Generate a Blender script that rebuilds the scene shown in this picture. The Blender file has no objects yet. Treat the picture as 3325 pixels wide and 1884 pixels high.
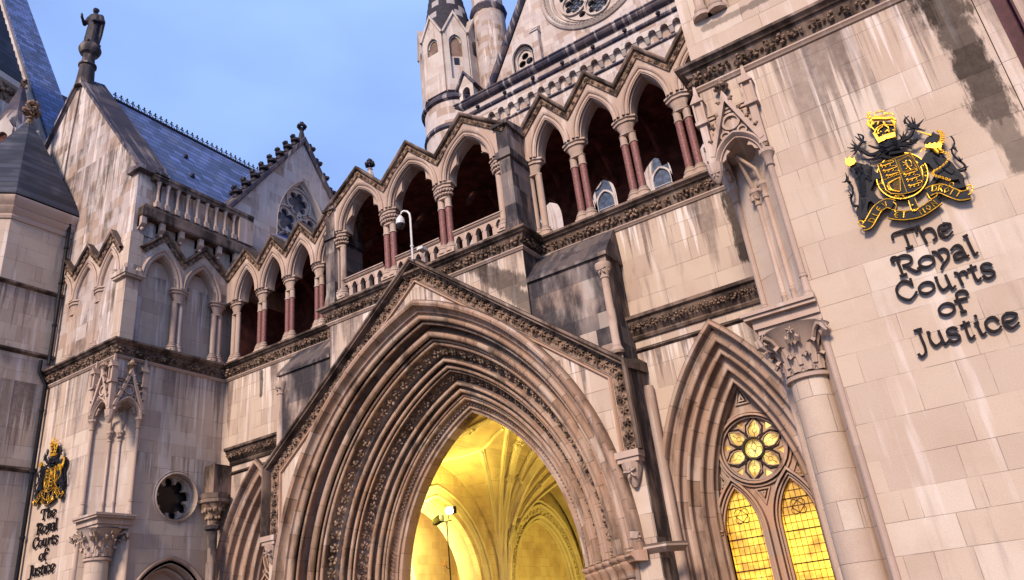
import bpy, bmesh, math, random
from math import sin, cos, pi, sqrt, radians, atan2, acos
from mathutils import Vector, Matrix
from mathutils.geometry import tessellate_polygon
random.seed(7)
SC = bpy.context.scene
COL = SC.collection

# ------------------------------------------------------------------ camera
YAW, PIT, ROL = radians(-30.385), radians(24.5), radians(-6.816)
F = Vector((sin(YAW)*cos(PIT), cos(YAW)*cos(PIT), sin(PIT)))
R0 = Vector((cos(YAW), -sin(YAW), 0)); U0 = R0.cross(F)
RT = cos(ROL)*R0 + sin(ROL)*U0; UP = -sin(ROL)*R0 + cos(ROL)*U0
CAMLOC = Vector((12.125, 0, 1.6))
cd = bpy.data.cameras.new("camera"); cam = bpy.data.objects.new("camera", cd); COL.objects.link(cam)
cd.sensor_width = 36; cd.lens = 26.89; cd.clip_end = 600; cd.clip_start = 0.05
m3 = Matrix((RT, UP, -F)).transposed()
cam.matrix_world = Matrix.Translation(CAMLOC) @ m3.to_4x4()
SC.camera = cam

# ------------------------------------------------------------------ light
SUN_EL, SUN_AZ = radians(34), radians(174)      # azimuth clockwise from +Y: behind the camera, a little to its right
w = bpy.data.worlds.new("World"); SC.world = w; w.use_nodes = True
nt = w.node_tree; nt.nodes.clear()
sky = nt.nodes.new('ShaderNodeTexSky'); sky.sky_type = 'NISHITA'; sky.sun_disc = False
sky.sun_elevation = SUN_EL; sky.sun_rotation = SUN_AZ
sky.air_density = 1.0; sky.dust_density = 1.2; sky.ozone_density = 2.0
bg = nt.nodes.new('ShaderNodeBackground'); bg.inputs[1].default_value = 0.12
wo = nt.nodes.new('ShaderNodeOutputWorld')
tcw = nt.nodes.new('ShaderNodeTexCoord'); nzw = nt.nodes.new('ShaderNodeTexNoise'); nzw.inputs['Scale'].default_value = 2.2
nzw.inputs['Detail'].default_value = 5; nzw.inputs['Roughness'].default_value = .45
mpw = nt.nodes.new('ShaderNodeMapping'); mpw.inputs['Scale'].default_value = (1, 1, 2.2)
rmw = nt.nodes.new('ShaderNodeValToRGB'); rmw.color_ramp.elements[0].position = .36; rmw.color_ramp.elements[1].position = .66
rmw.color_ramp.elements[0].color = (.50, .50, .50, 1); rmw.color_ramp.elements[1].color = (1, 1, 1, 1)
mxw = nt.nodes.new('ShaderNodeMix'); mxw.data_type = 'RGBA'; mxw.inputs['B'].default_value = (2.60, 4.05, 8.1, 1)
nt.links.new(tcw.outputs['Generated'], mpw.inputs[0]); nt.links.new(mpw.outputs[0], nzw.inputs['Vector'])
nt.links.new(nzw.outputs['Fac'], rmw.inputs[0]); nt.links.new(rmw.outputs[0], mxw.inputs['Factor'])
nt.links.new(sky.outputs[0], mxw.inputs['A']); nt.links.new(mxw.outputs['Result'], bg.inputs[0]); nt.links.new(bg.outputs[0], wo.inputs[0])
sd = bpy.data.lights.new("sun", 'SUN'); sd.energy = 3.9; sd.angle = radians(13); sd.color = (1.0, .80, .62)
sun = bpy.data.objects.new("sun", sd); COL.objects.link(sun)
sdir = Vector((sin(SUN_AZ)*cos(SUN_EL), cos(SUN_AZ)*cos(SUN_EL), sin(SUN_EL)))
sun.rotation_euler = sdir.to_track_quat('Z', 'Y').to_euler(); sun.location = (20, -20, 30)
SC.view_settings.view_transform = 'Standard'; SC.view_settings.look = 'None'
SC.view_settings.exposure = 0.45; SC.view_settings.gamma = 1
SC.cycles.max_bounces = 6; SC.cycles.diffuse_bounces = 4

# ------------------------------------------------------------------ node helper
class NG:
    def __init__(s, name):
        s.m = bpy.data.materials.new(name); s.m.use_nodes = True; s.t = s.m.node_tree
        s.bsdf = s.t.nodes['Principled BSDF']
        s.geo = s.t.nodes.new('ShaderNodeNewGeometry')
        s.sep = s.t.nodes.new('ShaderNodeSeparateXYZ'); s.t.links.new(s.geo.outputs['Position'], s.sep.inputs[0])
        s.sn = s.t.nodes.new('ShaderNodeSeparateXYZ'); s.t.links.new(s.geo.outputs['True Normal'], s.sn.inputs[0])
        s.x, s.y, s.z = s.sep.outputs
    def _in(s, sock, v):
        if hasattr(v, 'is_output') or isinstance(v, bpy.types.NodeSocket): s.t.links.new(v, sock)
        else: sock.default_value = v
    def m_(s, op, a, b=0.0, c=0.0, clamp=False):
        n = s.t.nodes.new('ShaderNodeMath'); n.operation = op; n.use_clamp = clamp
        s._in(n.inputs[0], a); s._in(n.inputs[1], b); s._in(n.inputs[2], c); return n.outputs[0]
    def vec(s, a, b, c):
        n = s.t.nodes.new('ShaderNodeCombineXYZ'); s._in(n.inputs[0], a); s._in(n.inputs[1], b); s._in(n.inputs[2], c); return n.outputs[0]
    def noise(s, v, scale, detail=3, rough=.5):
        n = s.t.nodes.new('ShaderNodeTexNoise'); n.inputs['Scale'].default_value = scale; n.inputs['Detail'].default_value = detail
        n.inputs['Roughness'].default_value = rough
        if v is not None: s.t.links.new(v, n.inputs['Vector'])
        return n.outputs['Fac']
    def white(s, v):
        n = s.t.nodes.new('ShaderNodeTexWhiteNoise'); n.noise_dimensions = '3D'; s.t.links.new(v, n.inputs['Vector']); return n.outputs['Value']
    def ramp(s, f, lo, hi, a=0.0, b=1.0):
        n = s.t.nodes.new('ShaderNodeMapRange'); n.interpolation_type = 'SMOOTHSTEP'
        s._in(n.inputs[0], f); n.inputs[1].default_value = lo; n.inputs[2].default_value = hi
        n.inputs[3].default_value = a; n.inputs[4].default_value = b; return n.outputs[0]
    def mix(s, f, a, b, mode='MIX'):
        n = s.t.nodes.new('ShaderNodeMix'); n.data_type = 'RGBA'; n.blend_type = mode
        s._in(n.inputs['Factor'], f)
        for k, v in (('A', a), ('B', b)):
            if isinstance(v, tuple): n.inputs[k].default_value = (*v, 1)
            else: s.t.links.new(v, n.inputs[k])
        return n.outputs['Result']
    def bump(s, h, strength=.4, dist=.02):
        n = s.t.nodes.new('ShaderNodeBump'); n.inputs['Strength'].default_value = strength; n.inputs['Distance'].default_value = dist
        s.t.links.new(h, n.inputs['Height']); s.t.links.new(n.outputs[0], s.bsdf.inputs['Normal'])
    def out(s, col, rough=.85, metal=0.0, spec=.12):
        s._in(s.bsdf.inputs['Base Color'], (*col, 1) if isinstance(col, tuple) else col)
        s._in(s.bsdf.inputs['Roughness'], rough); s.bsdf.inputs['Metallic'].default_value = metal; s.bsdf.inputs['Specular IOR Level'].default_value = spec
        return s.m

def wall_u(g):
    """horizontal coordinate along a wall: x on faces looking along y, y on faces looking along x"""
    k = g.m_('GREATER_THAN', g.m_('ABSOLUTE', g.sn.outputs[0]), .7071)
    return g.m_('ADD', g.m_('MULTIPLY', g.x, g.m_('SUBTRACT', 1.0, k)), g.m_('MULTIPLY', g.y, k))

def stone(name, base=(.50, .398, .322), joints=True, h=.47, wid=1.0, soot=.25, tone=.30, patches=(), streak=1.0, warm=.5, dark=(.022, .016, .014), drips=(), blocksoot=0.0, jointk=.6, vous=()):
    g = NG(name); u = wall_u(g)
    P = g.geo.outputs['Position']
    n1 = g.noise(P, .9, 4, .6); n2 = g.noise(P, 9, 5, .65); n3 = g.noise(P, 60, 3, .6)
    col = base
    if joints:
        zz = g.m_('ADD', g.z, g.m_('MULTIPLY', g.m_('SINE', g.m_('MULTIPLY', g.z, 2.3)), .085))
        zr = g.m_('DIVIDE', zz, h); row = g.m_('FLOOR', zr); fz = g.m_('SUBTRACT', zr, row)
        rr = g.white(g.vec(row, 3.3, 1.7)); rr2 = g.white(g.vec(row, 8.3, 5.7))
        wd = g.m_('MULTIPLY', g.m_('ADD', g.m_('MULTIPLY', rr, .75), .62), wid)
        uu = g.m_('ADD', g.m_('DIVIDE', u, wd), g.m_('MULTIPLY', rr2, 17.0))
        cell = g.m_('FLOOR', uu); fu0 = g.m_('SUBTRACT', uu, cell)
        # some blocks are cut in two at an uneven place
        sp = g.white(g.vec(cell, row, 12.1)); cut = g.m_('ADD', g.m_('MULTIPLY', sp, .5), .3)
        has = g.m_('GREATER_THAN', g.white(g.vec(cell, row, 4.1)), .55)
        side = g.m_('MULTIPLY', g.m_('GREATER_THAN', fu0, cut), has)
        cell2 = g.m_('ADD', cell, g.m_('MULTIPLY', side, .5))
        du = g.m_('MINIMUM', fu0, g.m_('SUBTRACT', 1.0, fu0))
        dc = g.m_('ADD', g.m_('ABSOLUTE', g.m_('SUBTRACT', fu0, cut)), g.m_('SUBTRACT', 1.0, has))
        du = g.m_('MULTIPLY', g.m_('MINIMUM', du, dc), wd)
        dz = g.m_('MULTIPLY', g.m_('MINIMUM', fz, g.m_('SUBTRACT', 1.0, fz)), h)
        d = g.m_('ADD', g.m_('MINIMUM', du, dz), g.m_('MULTIPLY', g.m_('SUBTRACT', n2, .5), .006))
        joint = g.ramp(d, .002, .0075, 1, 0)
        jn = g.m_('MULTIPLY', joint, g.ramp(g.noise(P, 1.4, 3), .38, .62, .10, 1.0))
        t = g.white(g.vec(cell2, row, .5)); t2 = g.white(g.vec(cell2, row, 7.5))
        dk = g.ramp(t, .45, 1.0); lt = g.ramp(t2, .8, .95)
        col = g.mix(g.m_('MULTIPLY', dk, tone*1.5), col, (.36, .27, .225))
        col = g.mix(g.m_('MULTIPLY', lt, .42), col, (.64, .56, .49))
    else:
        t = g.noise(g.vec(g.m_('MULTIPLY', g.x, .2), g.m_('MULTIPLY', g.y, .2), g.m_('FLOOR', g.m_('MULTIPLY', g.z, 1.9))), 3.1, 1)
        col = g.mix(g.m_('MULTIPLY', g.ramp(t, .4, .7), tone), col, (.33, .25, .21))
    vj = None
    for (x0, cc, z0, step) in vous:         # separate voussoirs round a pointed arch centred on +-x0
        ax_ = g.m_('ADD', g.m_('ABSOLUTE', g.m_('SUBTRACT', g.m_('ABSOLUTE', g.x), x0)), cc); az_ = g.m_('SUBTRACT', g.z, z0)
        rad = g.m_('SQRT', g.m_('ADD', g.m_('MULTIPLY', ax_, ax_), g.m_('MULTIPLY', az_, az_)))
        ring = g.m_('FLOOR', g.m_('DIVIDE', g.m_('ADD', rad, g.m_('MULTIPLY', g.y, -.35)), .30))
        an = g.m_('ADD', g.m_('DIVIDE', g.m_('ARCTAN2', az_, ax_), step), g.m_('MULTIPLY', g.white(g.vec(ring, 1.5, 2.5)), 1.0))
        ce = g.m_('FLOOR', an); fr_ = g.m_('SUBTRACT', an, ce); sd_ = g.m_('GREATER_THAN', g.x, x0 if x0 == 0 else 0)
        vt_ = g.white(g.vec(ce, ring, sd_)); vt2 = g.white(g.vec(ce, ring, g.m_('ADD', sd_, 5.5)))
        col = g.mix(g.m_('MULTIPLY', g.ramp(vt_, .35, 1.0), .75), col, (.20, .125, .085))
        col = g.mix(g.m_('MULTIPLY', g.ramp(vt2, .7, 1.0), .6), col, (.52, .42, .35))
        vj = g.m_('MULTIPLY', g.ramp(g.m_('MINIMUM', fr_, g.m_('SUBTRACT', 1.0, fr_)), .0, .035, 1, 0), g.m_('GREATER_THAN', az_, 0.0))
        col = g.mix(g.m_('MULTIPLY', vj, .75), col, (.05, .03, .022))
    col = g.mix(g.ramp(n1, .4, .72, 0, .38*warm*2), col, (.38, .265, .205))
    # washed streaks and grime runs, stretched down the wall
    sv = g.vec(g.m_('MULTIPLY', u, 3.4), g.m_('MULTIPLY', g.y, .2), g.m_('MULTIPLY', g.z, .33))
    s1 = g.noise(sv, 1.0, 4, .55); sv2 = g.vec(g.m_('MULTIPLY', u, 2.1), 7.7, g.m_('MULTIPLY', g.z, .22)); s2 = g.noise(sv2, 1.3, 4, .6)
    col = g.mix(g.ramp(s1, .55, .68, 0, .55*streak), col, (.70, .62, .59))
    col = g.mix(g.ramp(s2, .57, .75, 0, .65*streak), col, (.21, .165, .15))
    sk = g.ramp(g.noise(g.vec(g.m_('MULTIPLY', g.x, 1.5), g.m_('MULTIPLY', g.y, 1.5), g.m_('MULTIPLY', g.z, .45)), 1.25, 6, .62), .66 - soot*.36, .86 - soot*.30, 0, .55+.42*min(1, soot))
    upf = g.ramp(g.sn.outputs[2], .25, .75, 0, .85)
    sk = g.m_('MAXIMUM', sk, upf)
    blk = None
    if joints: blk = g.m_('SUBTRACT', 1.0, g.m_('MULTIPLY', g.m_('GREATER_THAN', g.white(g.vec(cell2, row, 21.5)), .80), blocksoot)); sk = g.m_('MULTIPLY', sk, blk)
    for (zt, ln, amt) in drips:
        below = g.m_('SUBTRACT', zt, g.z)
        for kk, (fq, cc_, st_) in enumerate(((5.5, (.74, .66, .63), .75), (4.1, (.13, .095, .085), .85), (1.7, (.10, .075, .07), .6), (9.0, (.20, .15, .13), .5))):
            nu = g.noise(g.vec(g.m_('MULTIPLY', u, fq), kk*3.7+zt, g.m_('MULTIPLY', g.z, .12)), 1.0, 4, .6)
            reach = g.m_('MULTIPLY', g.ramp(nu, .46, .74), ln)
            msk = g.m_('MULTIPLY', g.ramp(g.m_('SUBTRACT', reach, below), 0.0, ln*.35), g.m_('GREATER_THAN', below, -.02))
            msk = g.m_('MULTIPLY', msk, g.ramp(n2, .2, .7, .6, 1.0))
            col = g.mix(g.m_('MULTIPLY', msk, st_*amt), col, cc_)
    for (x0, z0, x1, z1, r, a) in patches:
        ax, az = x1-x0, z1-z0; L = ax*ax+az*az+1e-6
        px = g.m_('SUBTRACT', u, x0); pz = g.m_('SUBTRACT', g.z, z0)
        tt = g.m_('DIVIDE', g.m_('ADD', g.m_('MULTIPLY', px, ax), g.m_('MULTIPLY', pz, az)), L, clamp=True)
        dx = g.m_('SUBTRACT', px, g.m_('MULTIPLY', tt, ax)); dz_ = g.m_('SUBTRACT', pz, g.m_('MULTIPLY', tt, az))
        dd = g.m_('SQRT', g.m_('ADD', g.m_('MULTIPLY', dx, dx), g.m_('MULTIPLY', dz_, dz_)))
        dd = g.m_('SUBTRACT', dd, g.m_('MULTIPLY', g.m_('SUBTRACT', g.noise(g.vec(g.m_('MULTIPLY', u, 2.6), 0.0, g.m_('MULTIPLY', g.z, .7)), 3.0, 7, .72), .5), r*2.2))
        k = g.ramp(dd, r*.55, r*1.0, a, 0)
        if joints: k = g.m_('MULTIPLY', k, g.ramp(t, 0, 1, .88, 1.0))
        sk = g.m_('MAXIMUM', sk, k)
    col = g.mix(g.m_('MULTIPLY', sk, g.ramp(n2, .2, .8, .90, 1.0)), col, dark)
    col = g.mix(g.ramp(n3, .3, .75, 0, .35), col, (.62, .56, .52), 'MULTIPLY')
    hgt = g.m_('ADD', g.m_('MULTIPLY', n2, .35), g.m_('MULTIPLY', n3, .2))
    if joints:
        col = g.mix(g.m_('MULTIPLY', jn, jointk), col, (.12, .085, .07))
        hgt = g.m_('SUBTRACT', hgt, g.m_('MULTIPLY', jn, .9))
    g.bump(hgt, .5, .015)
    return g.out(col, .86)

def simple(name, col, rough=.6, metal=0.0, var=.3, scale=8, bump=.3):
    g = NG(name); P = g.geo.outputs['Position']; n = g.noise(P, scale, 5, .6)
    c = g.mix(g.ramp(n, .3, .75, 0, 1), tuple(v*(1-var) for v in col), tuple(min(1, v*(1+var)) for v in col))
    g.bump(g.noise(P, scale*4, 3), bump, .008); return g.out(c, rough, metal, .5 if rough < .45 else .18)

def carved(name, a=(.20, .13, .085), b=(.018, .012, .009)):
    g = NG(name); P = g.geo.outputs['Position']
    n = g.noise(P, 5, 6, .7); c = g.mix(g.ramp(n, .38, .62), a, b)
    g.bump(g.noise(P, 45, 4, .7), .8, .02); return g.out(c, .9)

def slate(name, h=.30, wd=.34, base=(.055, .080, .185)):
    g = NG(name); u = wall_u(g); P = g.geo.outputs['Position']
    zr = g.m_('DIVIDE', g.z, h); row = g.m_('FLOOR', zr); fz = g.m_('SUBTRACT', zr, row)
    uu = g.m_('ADD', g.m_('DIVIDE', u, wd), g.m_('MULTIPLY', row, .5)); cell = g.m_('FLOOR', uu); fu = g.m_('SUBTRACT', uu, cell)
    t = g.white(g.vec(cell, row, .5))
    c = g.mix(t, tuple(v*.5 for v in base), tuple(v*1.9 for v in base))
    c = g.mix(g.ramp(g.noise(P, 1.2, 4), .5, .75, 0, .4), c, (.12, .115, .12))
    j = g.m_('MAXIMUM', g.ramp(fz, .02, .30, 1, 0), g.ramp(g.m_('MINIMUM', fu, g.m_('SUBTRACT', 1.0, fu)), .0, .07, 1, 0))
    c = g.mix(g.m_('MULTIPLY', j, .85), c, (.012, .014, .022))
    g.bump(g.m_('ADD', g.m_('MULTIPLY', fz, -.6), g.m_('MULTIPLY', t, .5)), .6, .02)
    return g.out(c, g.m_('ADD', .50, g.m_('MULTIPLY', t, .2)), spec=.25)

def litglass(name, strength=2.2, base=(1.0, .62, .06)):
    g = NG(name); P = g.geo.outputs['Position']
    n = g.noise(P, 1.9, 4, .6); n2 = g.noise(P, 9, 4, .6)
    c = g.mix(g.ramp(n, .38, .60), (base[0]*.75, base[1]*.42, base[2]*.35), base)
    c = g.mix(g.ramp(n2, .55, .8, 0, .5), c, (1.0, .85, .35))
    st = g.m_('MULTIPLY', g.m_('MULTIPLY', g.ramp(n, .35, .65, .35, 1.25), g.ramp(g.z, 1.5, 4.5, 1.7, .8)), strength)
    g._in(g.bsdf.inputs['Emission Color'], c); g._in(g.bsdf.inputs['Emission Strength'], st)
    return g.out(g.mix(n2, (.3, .2, .03), (.5, .35, .05)), .12, spec=.5)

RWP = ((13.25, 12.3, 13.72, 10.2, .42, 1), (13.72, 10.2, 13.75, 8.2, .33, .95), (13.75, 8.2, 13.78, 7.2, .22, .75), (9.9, 12.2, 14.0, 12.2, .10, .6))
M = {}
M['wall'] = stone('ashlar_limestone', patches=((8.75, 10.7, 8.80, 9.0, .24, .95), (-7.6, 10.7, -7.6, 9.9, .10, .9), (2.2, 10.7, 3.5, 9.2, .30, .8), (.3, 11.9, 3.4, 9.9, .22, .75)), soot=.24, drips=((10.85, 2.3, 1.0), (7.5, 1.6, 1.0)), tone=.42, jointk=.75)
M['pier'] = stone('ashlar_limestone_front', patches=RWP, soot=.05, h=.50, wid=1.25, tone=.22, drips=((10.9, 4.4, .85),), jointk=.6, streak=.75)
M['pierleft'] = stone('ashlar_limestone_left', soot=.20, tone=.38, drips=((10.9, 4.5, .9), (14.1, 2.0, .8), (8.0, 2.2, .7)), jointk=.75)
M['gable'] = stone('weathered_ashlar', soot=.50, h=.42, wid=.85, tone=1.0, streak=1.5, base=(.43, .37, .355), blocksoot=.8, drips=((26, 9, .9), (19.5, 4, .9)))
M['mould'] = stone('moulded_limestone', joints=False, soot=.30, streak=.7, tone=.6, base=(.45, .335, .275))
M['order'] = stone('arch_moulding_stone', joints=False, soot=.34, streak=.45, tone=.9, base=(.42, .255, .17), warm=1.1)
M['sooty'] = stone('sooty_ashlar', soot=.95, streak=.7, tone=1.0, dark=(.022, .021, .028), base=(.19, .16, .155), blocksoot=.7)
M['ledge'] = stone('blackened_ledge', joints=False, soot=.8, streak=.35, dark=(.012, .009, .008), base=(.17, .12, .095))
M['cream'] = stone('pale_hall_stone', soot=.30, h=.45, wid=.9, tone=.7, base=(.50, .445, .43), blocksoot=.6)
M['creammould'] = stone('pale_hall_moulding', joints=False, soot=.25, tone=.4, base=(.52, .46, .42))
M['portal'] = stone('portal_voussoir_stone', joints=False, soot=.52, streak=.35, tone=.6, base=(.37, .235, .165), warm=1.0, vous=((0, 2.25, 3.0, .085),))
M['winstone'] = stone('window_voussoir_stone', joints=False, soot=.45, streak=.4, tone=.6, base=(.38, .25, .185), warm=.9, vous=((7.62, 4.04, 3.3, .10),))
M['carved'] = carved('carved_foliage', (.30, .20, .145), (.045, .030, .023))
M['carvedpale'] = carved('carved_foliage_pale', (.36, .25, .18), (.06, .04, .03))
M['granite'] = simple('red_granite', (.20, .088, .082), .5, var=.45, scale=30, bump=.05)
M['soffit'] = stone('dark_reveal_stone', joints=False, soot=.5, base=(.16, .105, .085), dark=(.03, .02, .017))
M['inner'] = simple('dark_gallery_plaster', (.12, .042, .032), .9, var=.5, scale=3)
M['slate'] = slate('blue_slate', .42, .55)
M['slatecoarse'] = slate('coarse_slate', .30, 7.3, (.022, .023, .036))
M['coping'] = stone('slate_grey_coping', joints=False, soot=.5, base=(.050, .050, .080), dark=(.016, .016, .028), warm=.2)
M['black'] = simple('black_painted_iron', (.008, .009, .015), .6, var=.4, bump=.2)
M['lettering'] = simple('black_letter_metal', (.012, .008, .010), .75, var=.3, bump=.1)
g = NG('gold_leaf'); c = g.mix(g.noise(g.geo.outputs['Position'], 30, 4), (.68, .34, .02), (.85, .50, .045)); g.bump(g.noise(g.geo.outputs['Position'], 60, 3), .5, .01); M['gold'] = g.out(c, .40, .65, .5)
M['glass'] = simple('dark_blue_leaded_glass', (.05, .065, .10), .22, var=.6, scale=4, bump=.15)
M['darkglass'] = simple('black_window_glass', (.012, .010, .012), .2, var=.4, scale=4, bump=.1)
M['lit'] = litglass('lit_leaded_glass', .80, (1.0, .56, .04))
M['litpale'] = litglass('pale_lit_glass', .95, (1.0, .84, .25))
M['lead'] = simple('lead_came', (.03, .022, .015), .6, var=.2)
M['bronze'] = simple('dark_bronze_stone', (.026, .022, .030), .6, var=.5, scale=12)
M['white'] = simple('pale_camera_paint', (.55, .53, .52), .4, var=.1)
M['vault'] = stone('vault_stone', soot=0, h=.30, wid=.6, tone=.22, base=(.66, .56, .42), streak=.3, warm=.9)
M['rib'] = stone('vault_rib_stone', joints=False, soot=.0, tone=.3, base=(.72, .66, .55), streak=.3, warm=.3)
M['ground'] = simple('pavement_stone', (.11, .095, .085), .8, var=.2, scale=2)
M['slot'] = simple('red_recess_shade', (.06, .015, .025), .6, var=.3)  # shade inside the right-hand recess, put into the colour

# ------------------------------------------------------------------ mesh builder
def front(x, y, z): return (x, y, z)
def side(xs, s):            # u runs along y, depth runs into the pier; s=-1: wall looks to +x, s=+1: wall looks to -x
    return lambda u, d, w: (xs + s*d, u, w)
def off(dx, dy, dz, f=front): return lambda x, y, z: tuple(a+b for a, b in zip(f(x, y, z), (dx, dy, dz)))

OCT = []
def _oct():
    bm = bmesh.new(); bmesh.ops.create_icosphere(bm, subdivisions=1, radius=1)
    V = [tuple(v.co) for v in bm.verts]; Fc = [tuple(v.index for v in f.verts) for f in bm.faces]; bm.free(); return V, Fc
ICO = _oct()

class MB:
    def __init__(s, fr=front): s.v = []; s.f = []; s.fr = fr
    def add(s, vs, fs, fr=None):
        n = len(s.v); fr = fr or s.fr
        s.v += [fr(*p) for p in vs]; s.f += [tuple(i+n for i in f) for f in fs]
    def box(s, x0, x1, y0, y1, z0, z1):
        s.add([(x0, y0, z0), (x1, y0, z0), (x1, y1, z0), (x0, y1, z0), (x0, y0, z1), (x1, y0, z1), (x1, y1, z1), (x0, y1, z1)],
              [(0, 3, 2, 1), (4, 5, 6, 7), (0, 1, 5, 4), (1, 2, 6, 5), (2, 3, 7, 6), (3, 0, 4, 7)])
    def hexa(s, p):             # eight corners: bottom four, top four
        s.add(p, [(0, 3, 2, 1), (4, 5, 6, 7), (0, 1, 5, 4), (1, 2, 6, 5), (2, 3, 7, 6), (3, 0, 4, 7)])
    def prism(s, outer, y0, y1, holes=(), back=True):
        loops = [[Vector((a, b, 0)) for a, b in outer]] + [[Vector((a, b, 0)) for a, b in h] for h in holes]
        tris = tessellate_polygon(loops); pts = [p for l in loops for p in l]; n = len(pts)
        vs = [(p.x, y0, p.y) for p in pts] + [(p.x, y1, p.y) for p in pts]
        fs = [tuple(t) for t in tris]
        if back: fs += [tuple(i+n for i in reversed(t)) for t in tris]
        k = 0
        for l in loops:
            L = len(l)
            for i in range(L): fs.append((k+i, k+(i+1) % L, k+(i+1) % L+n, k+i+n))
            k += L
        s.add(vs, fs)
    def band(s, path, w0, w1, y0, y1, closed=False, front_only=False):
        A = offset(path, w0, closed); B = offset(path, w1, closed); n = len(path); vs = []
        for a, b in zip(A, B): vs += [(a[0], y0, a[1]), (b[0], y0, b[1]), (b[0], y1, b[1]), (a[0], y1, a[1])]
        fs = []
        for i in range(n if closed else n-1):
            j = (i+1) % n
            for k in range(4): fs.append((4*i+k, 4*i+(k+1) % 4, 4*j+(k+1) % 4, 4*j+k))
        if not closed: fs += [(0, 1, 2, 3), (4*n-4, 4*n-3, 4*n-2, 4*n-1)]
        s.add(vs, fs)
    def sweep(s, path, prof, closed=False, cap=False):     # path in (x,z); prof = [(outward offset, y)]
        rows = [offset(path, w_, closed) for w_, _ in prof]; n = len(path); m = len(prof); vs = []; fs = []
        for i in range(n):
            for j in range(m): vs.append((rows[j][i][0], prof[j][1], rows[j][i][1]))
        for i in range(n if closed else n-1):
            k = (i+1) % n
            for j in range(m-1): fs.append((i*m+j, k*m+j, k*m+j+1, i*m+j+1))
        s.add(vs, fs)
    def plan(s, path, prof, closed=False):                 # path in plan (x,y); prof = [(outward offset, z)]
        rows = [offset(path, w_, closed) for w_, _ in prof]; n = len(path); m = len(prof); vs = []; fs = []
        for i in range(n):
            for j in range(m): vs.append((rows[j][i][0], rows[j][i][1], prof[j][1]))
        for i in range(n if closed else n-1):
            k = (i+1) % n
            for j in range(m-1): fs.append((i*m+j, k*m+j, k*m+j+1, i*m+j+1))
        if not closed: fs += [tuple(range(m)), tuple(range((n-1)*m, n*m))]
        s.add(vs, fs)
    def arch(s, cx, zs, c, prof, leg=None, n=22):          # prof = [(R, y)]; both halves meet in a mitre over cx
        m = len(prof)
        for sg in (-1, 1):
            vs = []; fs = []; rows = 0
            if leg is not None:
                for j, (R, y) in enumerate(prof): vs.append((cx+sg*(R-c), y, leg))
                rows += 1
            for i in range(n+1):
                for j, (R, y) in enumerate(prof):
                    th = (i/n)*acos(min(1, c/R))
                    vs.append((cx+sg*(R*cos(th)-c), y, zs+R*sin(th)))
                rows += 1
            for i in range(rows-1):
                for j in range(m-1): fs.append((i*m+j, (i+1)*m+j, (i+1)*m+j+1, i*m+j+1))
            s.add(vs, fs)
    def lathe(s, prof, cx, cy, n=16, ph=0.0, sx=1.0, sy=1.0, cap=True):
        vs = []; fs = []; m = len(prof)
        for r, z in prof:
            for k in range(n): a = 2*pi*k/n+ph; vs.append((cx+r*sx*cos(a), cy+r*sy*sin(a), z))
        for i in range(m-1):
            for k in range(n): fs.append((i*n+k, i*n+(k+1) % n, (i+1)*n+(k+1) % n, (i+1)*n+k))
        if cap: fs += [tuple(reversed(range(n))), tuple(range((m-1)*n, m*n))]
        s.add(vs, fs)
    def tube(s, pts, r, n=8, closed=False):
        P = [Vector(p) for p in pts]; L = len(P); vs = []; fs = []; rr = r if isinstance(r, (list, tuple)) else [r]*L
        ref = Vector((0.13, 0.31, 1)).normalized()
        for i in range(L):
            a = P[i-1] if (i > 0 or closed) else P[i]; b = P[(i+1) % L] if (i < L-1 or closed) else P[i]
            t = (b-a).normalized(); q = ref if abs(t.dot(ref)) < .95 else Vector((1, 0, 0))
            e1 = t.cross(q).normalized(); e2 = t.cross(e1)
            for k in range(n): an = 2*pi*k/n; vs.append(tuple(P[i]+rr[i]*(cos(an)*e1+sin(an)*e2)))
        for i in range(L if closed else L-1):
            j = (i+1) % L
            for k in range(n): fs.append((i*n+k, i*n+(k+1) % n, j*n+(k+1) % n, j*n+k))
        if not closed: fs += [tuple(reversed(range(n))), tuple(range((L-1)*n, L*n))]
        s.add(vs, fs)
    def blob(s, c, r, rot=None):
        a = rot if rot is not None else random.random()*6.28; ca, sa = cos(a), sin(a)
        rx, ry, rz = r if isinstance(r, (tuple, list)) else (r, r, r)
        vs = []
        for x, y, z in ICO[0]:
            x, y, z = x*rx, y*ry, z*rz; x, z = x*ca-z*sa, x*sa+z*ca
            vs.append((c[0]+x, c[1]+y, c[2]+z))
        s.add(vs, ICO[1])
    def leaf(s, x, y, z, r, rot=None, n=5):                # a lobed leaf cluster facing -y
        a0 = rot if rot is not None else random.random()*6.28
        for k in range(n):
            a = a0+2*pi*k/n+random.uniform(-.2, .2)
            s.blob((x+cos(a)*r*.55, y, z+sin(a)*r*.55), (r*.50, r*.28, r*.24), rot=a)
        s.blob((x, y-r*.18, z), r*.24)
    def build(s, name, mat, parent=None, smooth=True, ang=32):
        me = bpy.data.meshes.new(name); me.from_pydata(s.v, [], s.f); me.validate()
        bm = bmesh.new(); bm.from_mesh(me); bmesh.ops.recalc_face_normals(bm, faces=bm.faces); bm.to_mesh(me); bm.free()
        me.materials.append(mat)
        if smooth:
            me.polygons.foreach_set('use_smooth', [True]*len(me.polygons)); me.set_sharp_from_angle(angle=radians(ang))
        o = bpy.data.objects.new(name, me); COL.objects.link(o)
        if parent: o.parent = parent; o.matrix_parent_inverse = parent.matrix_basis.inverted()
        return o

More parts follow.
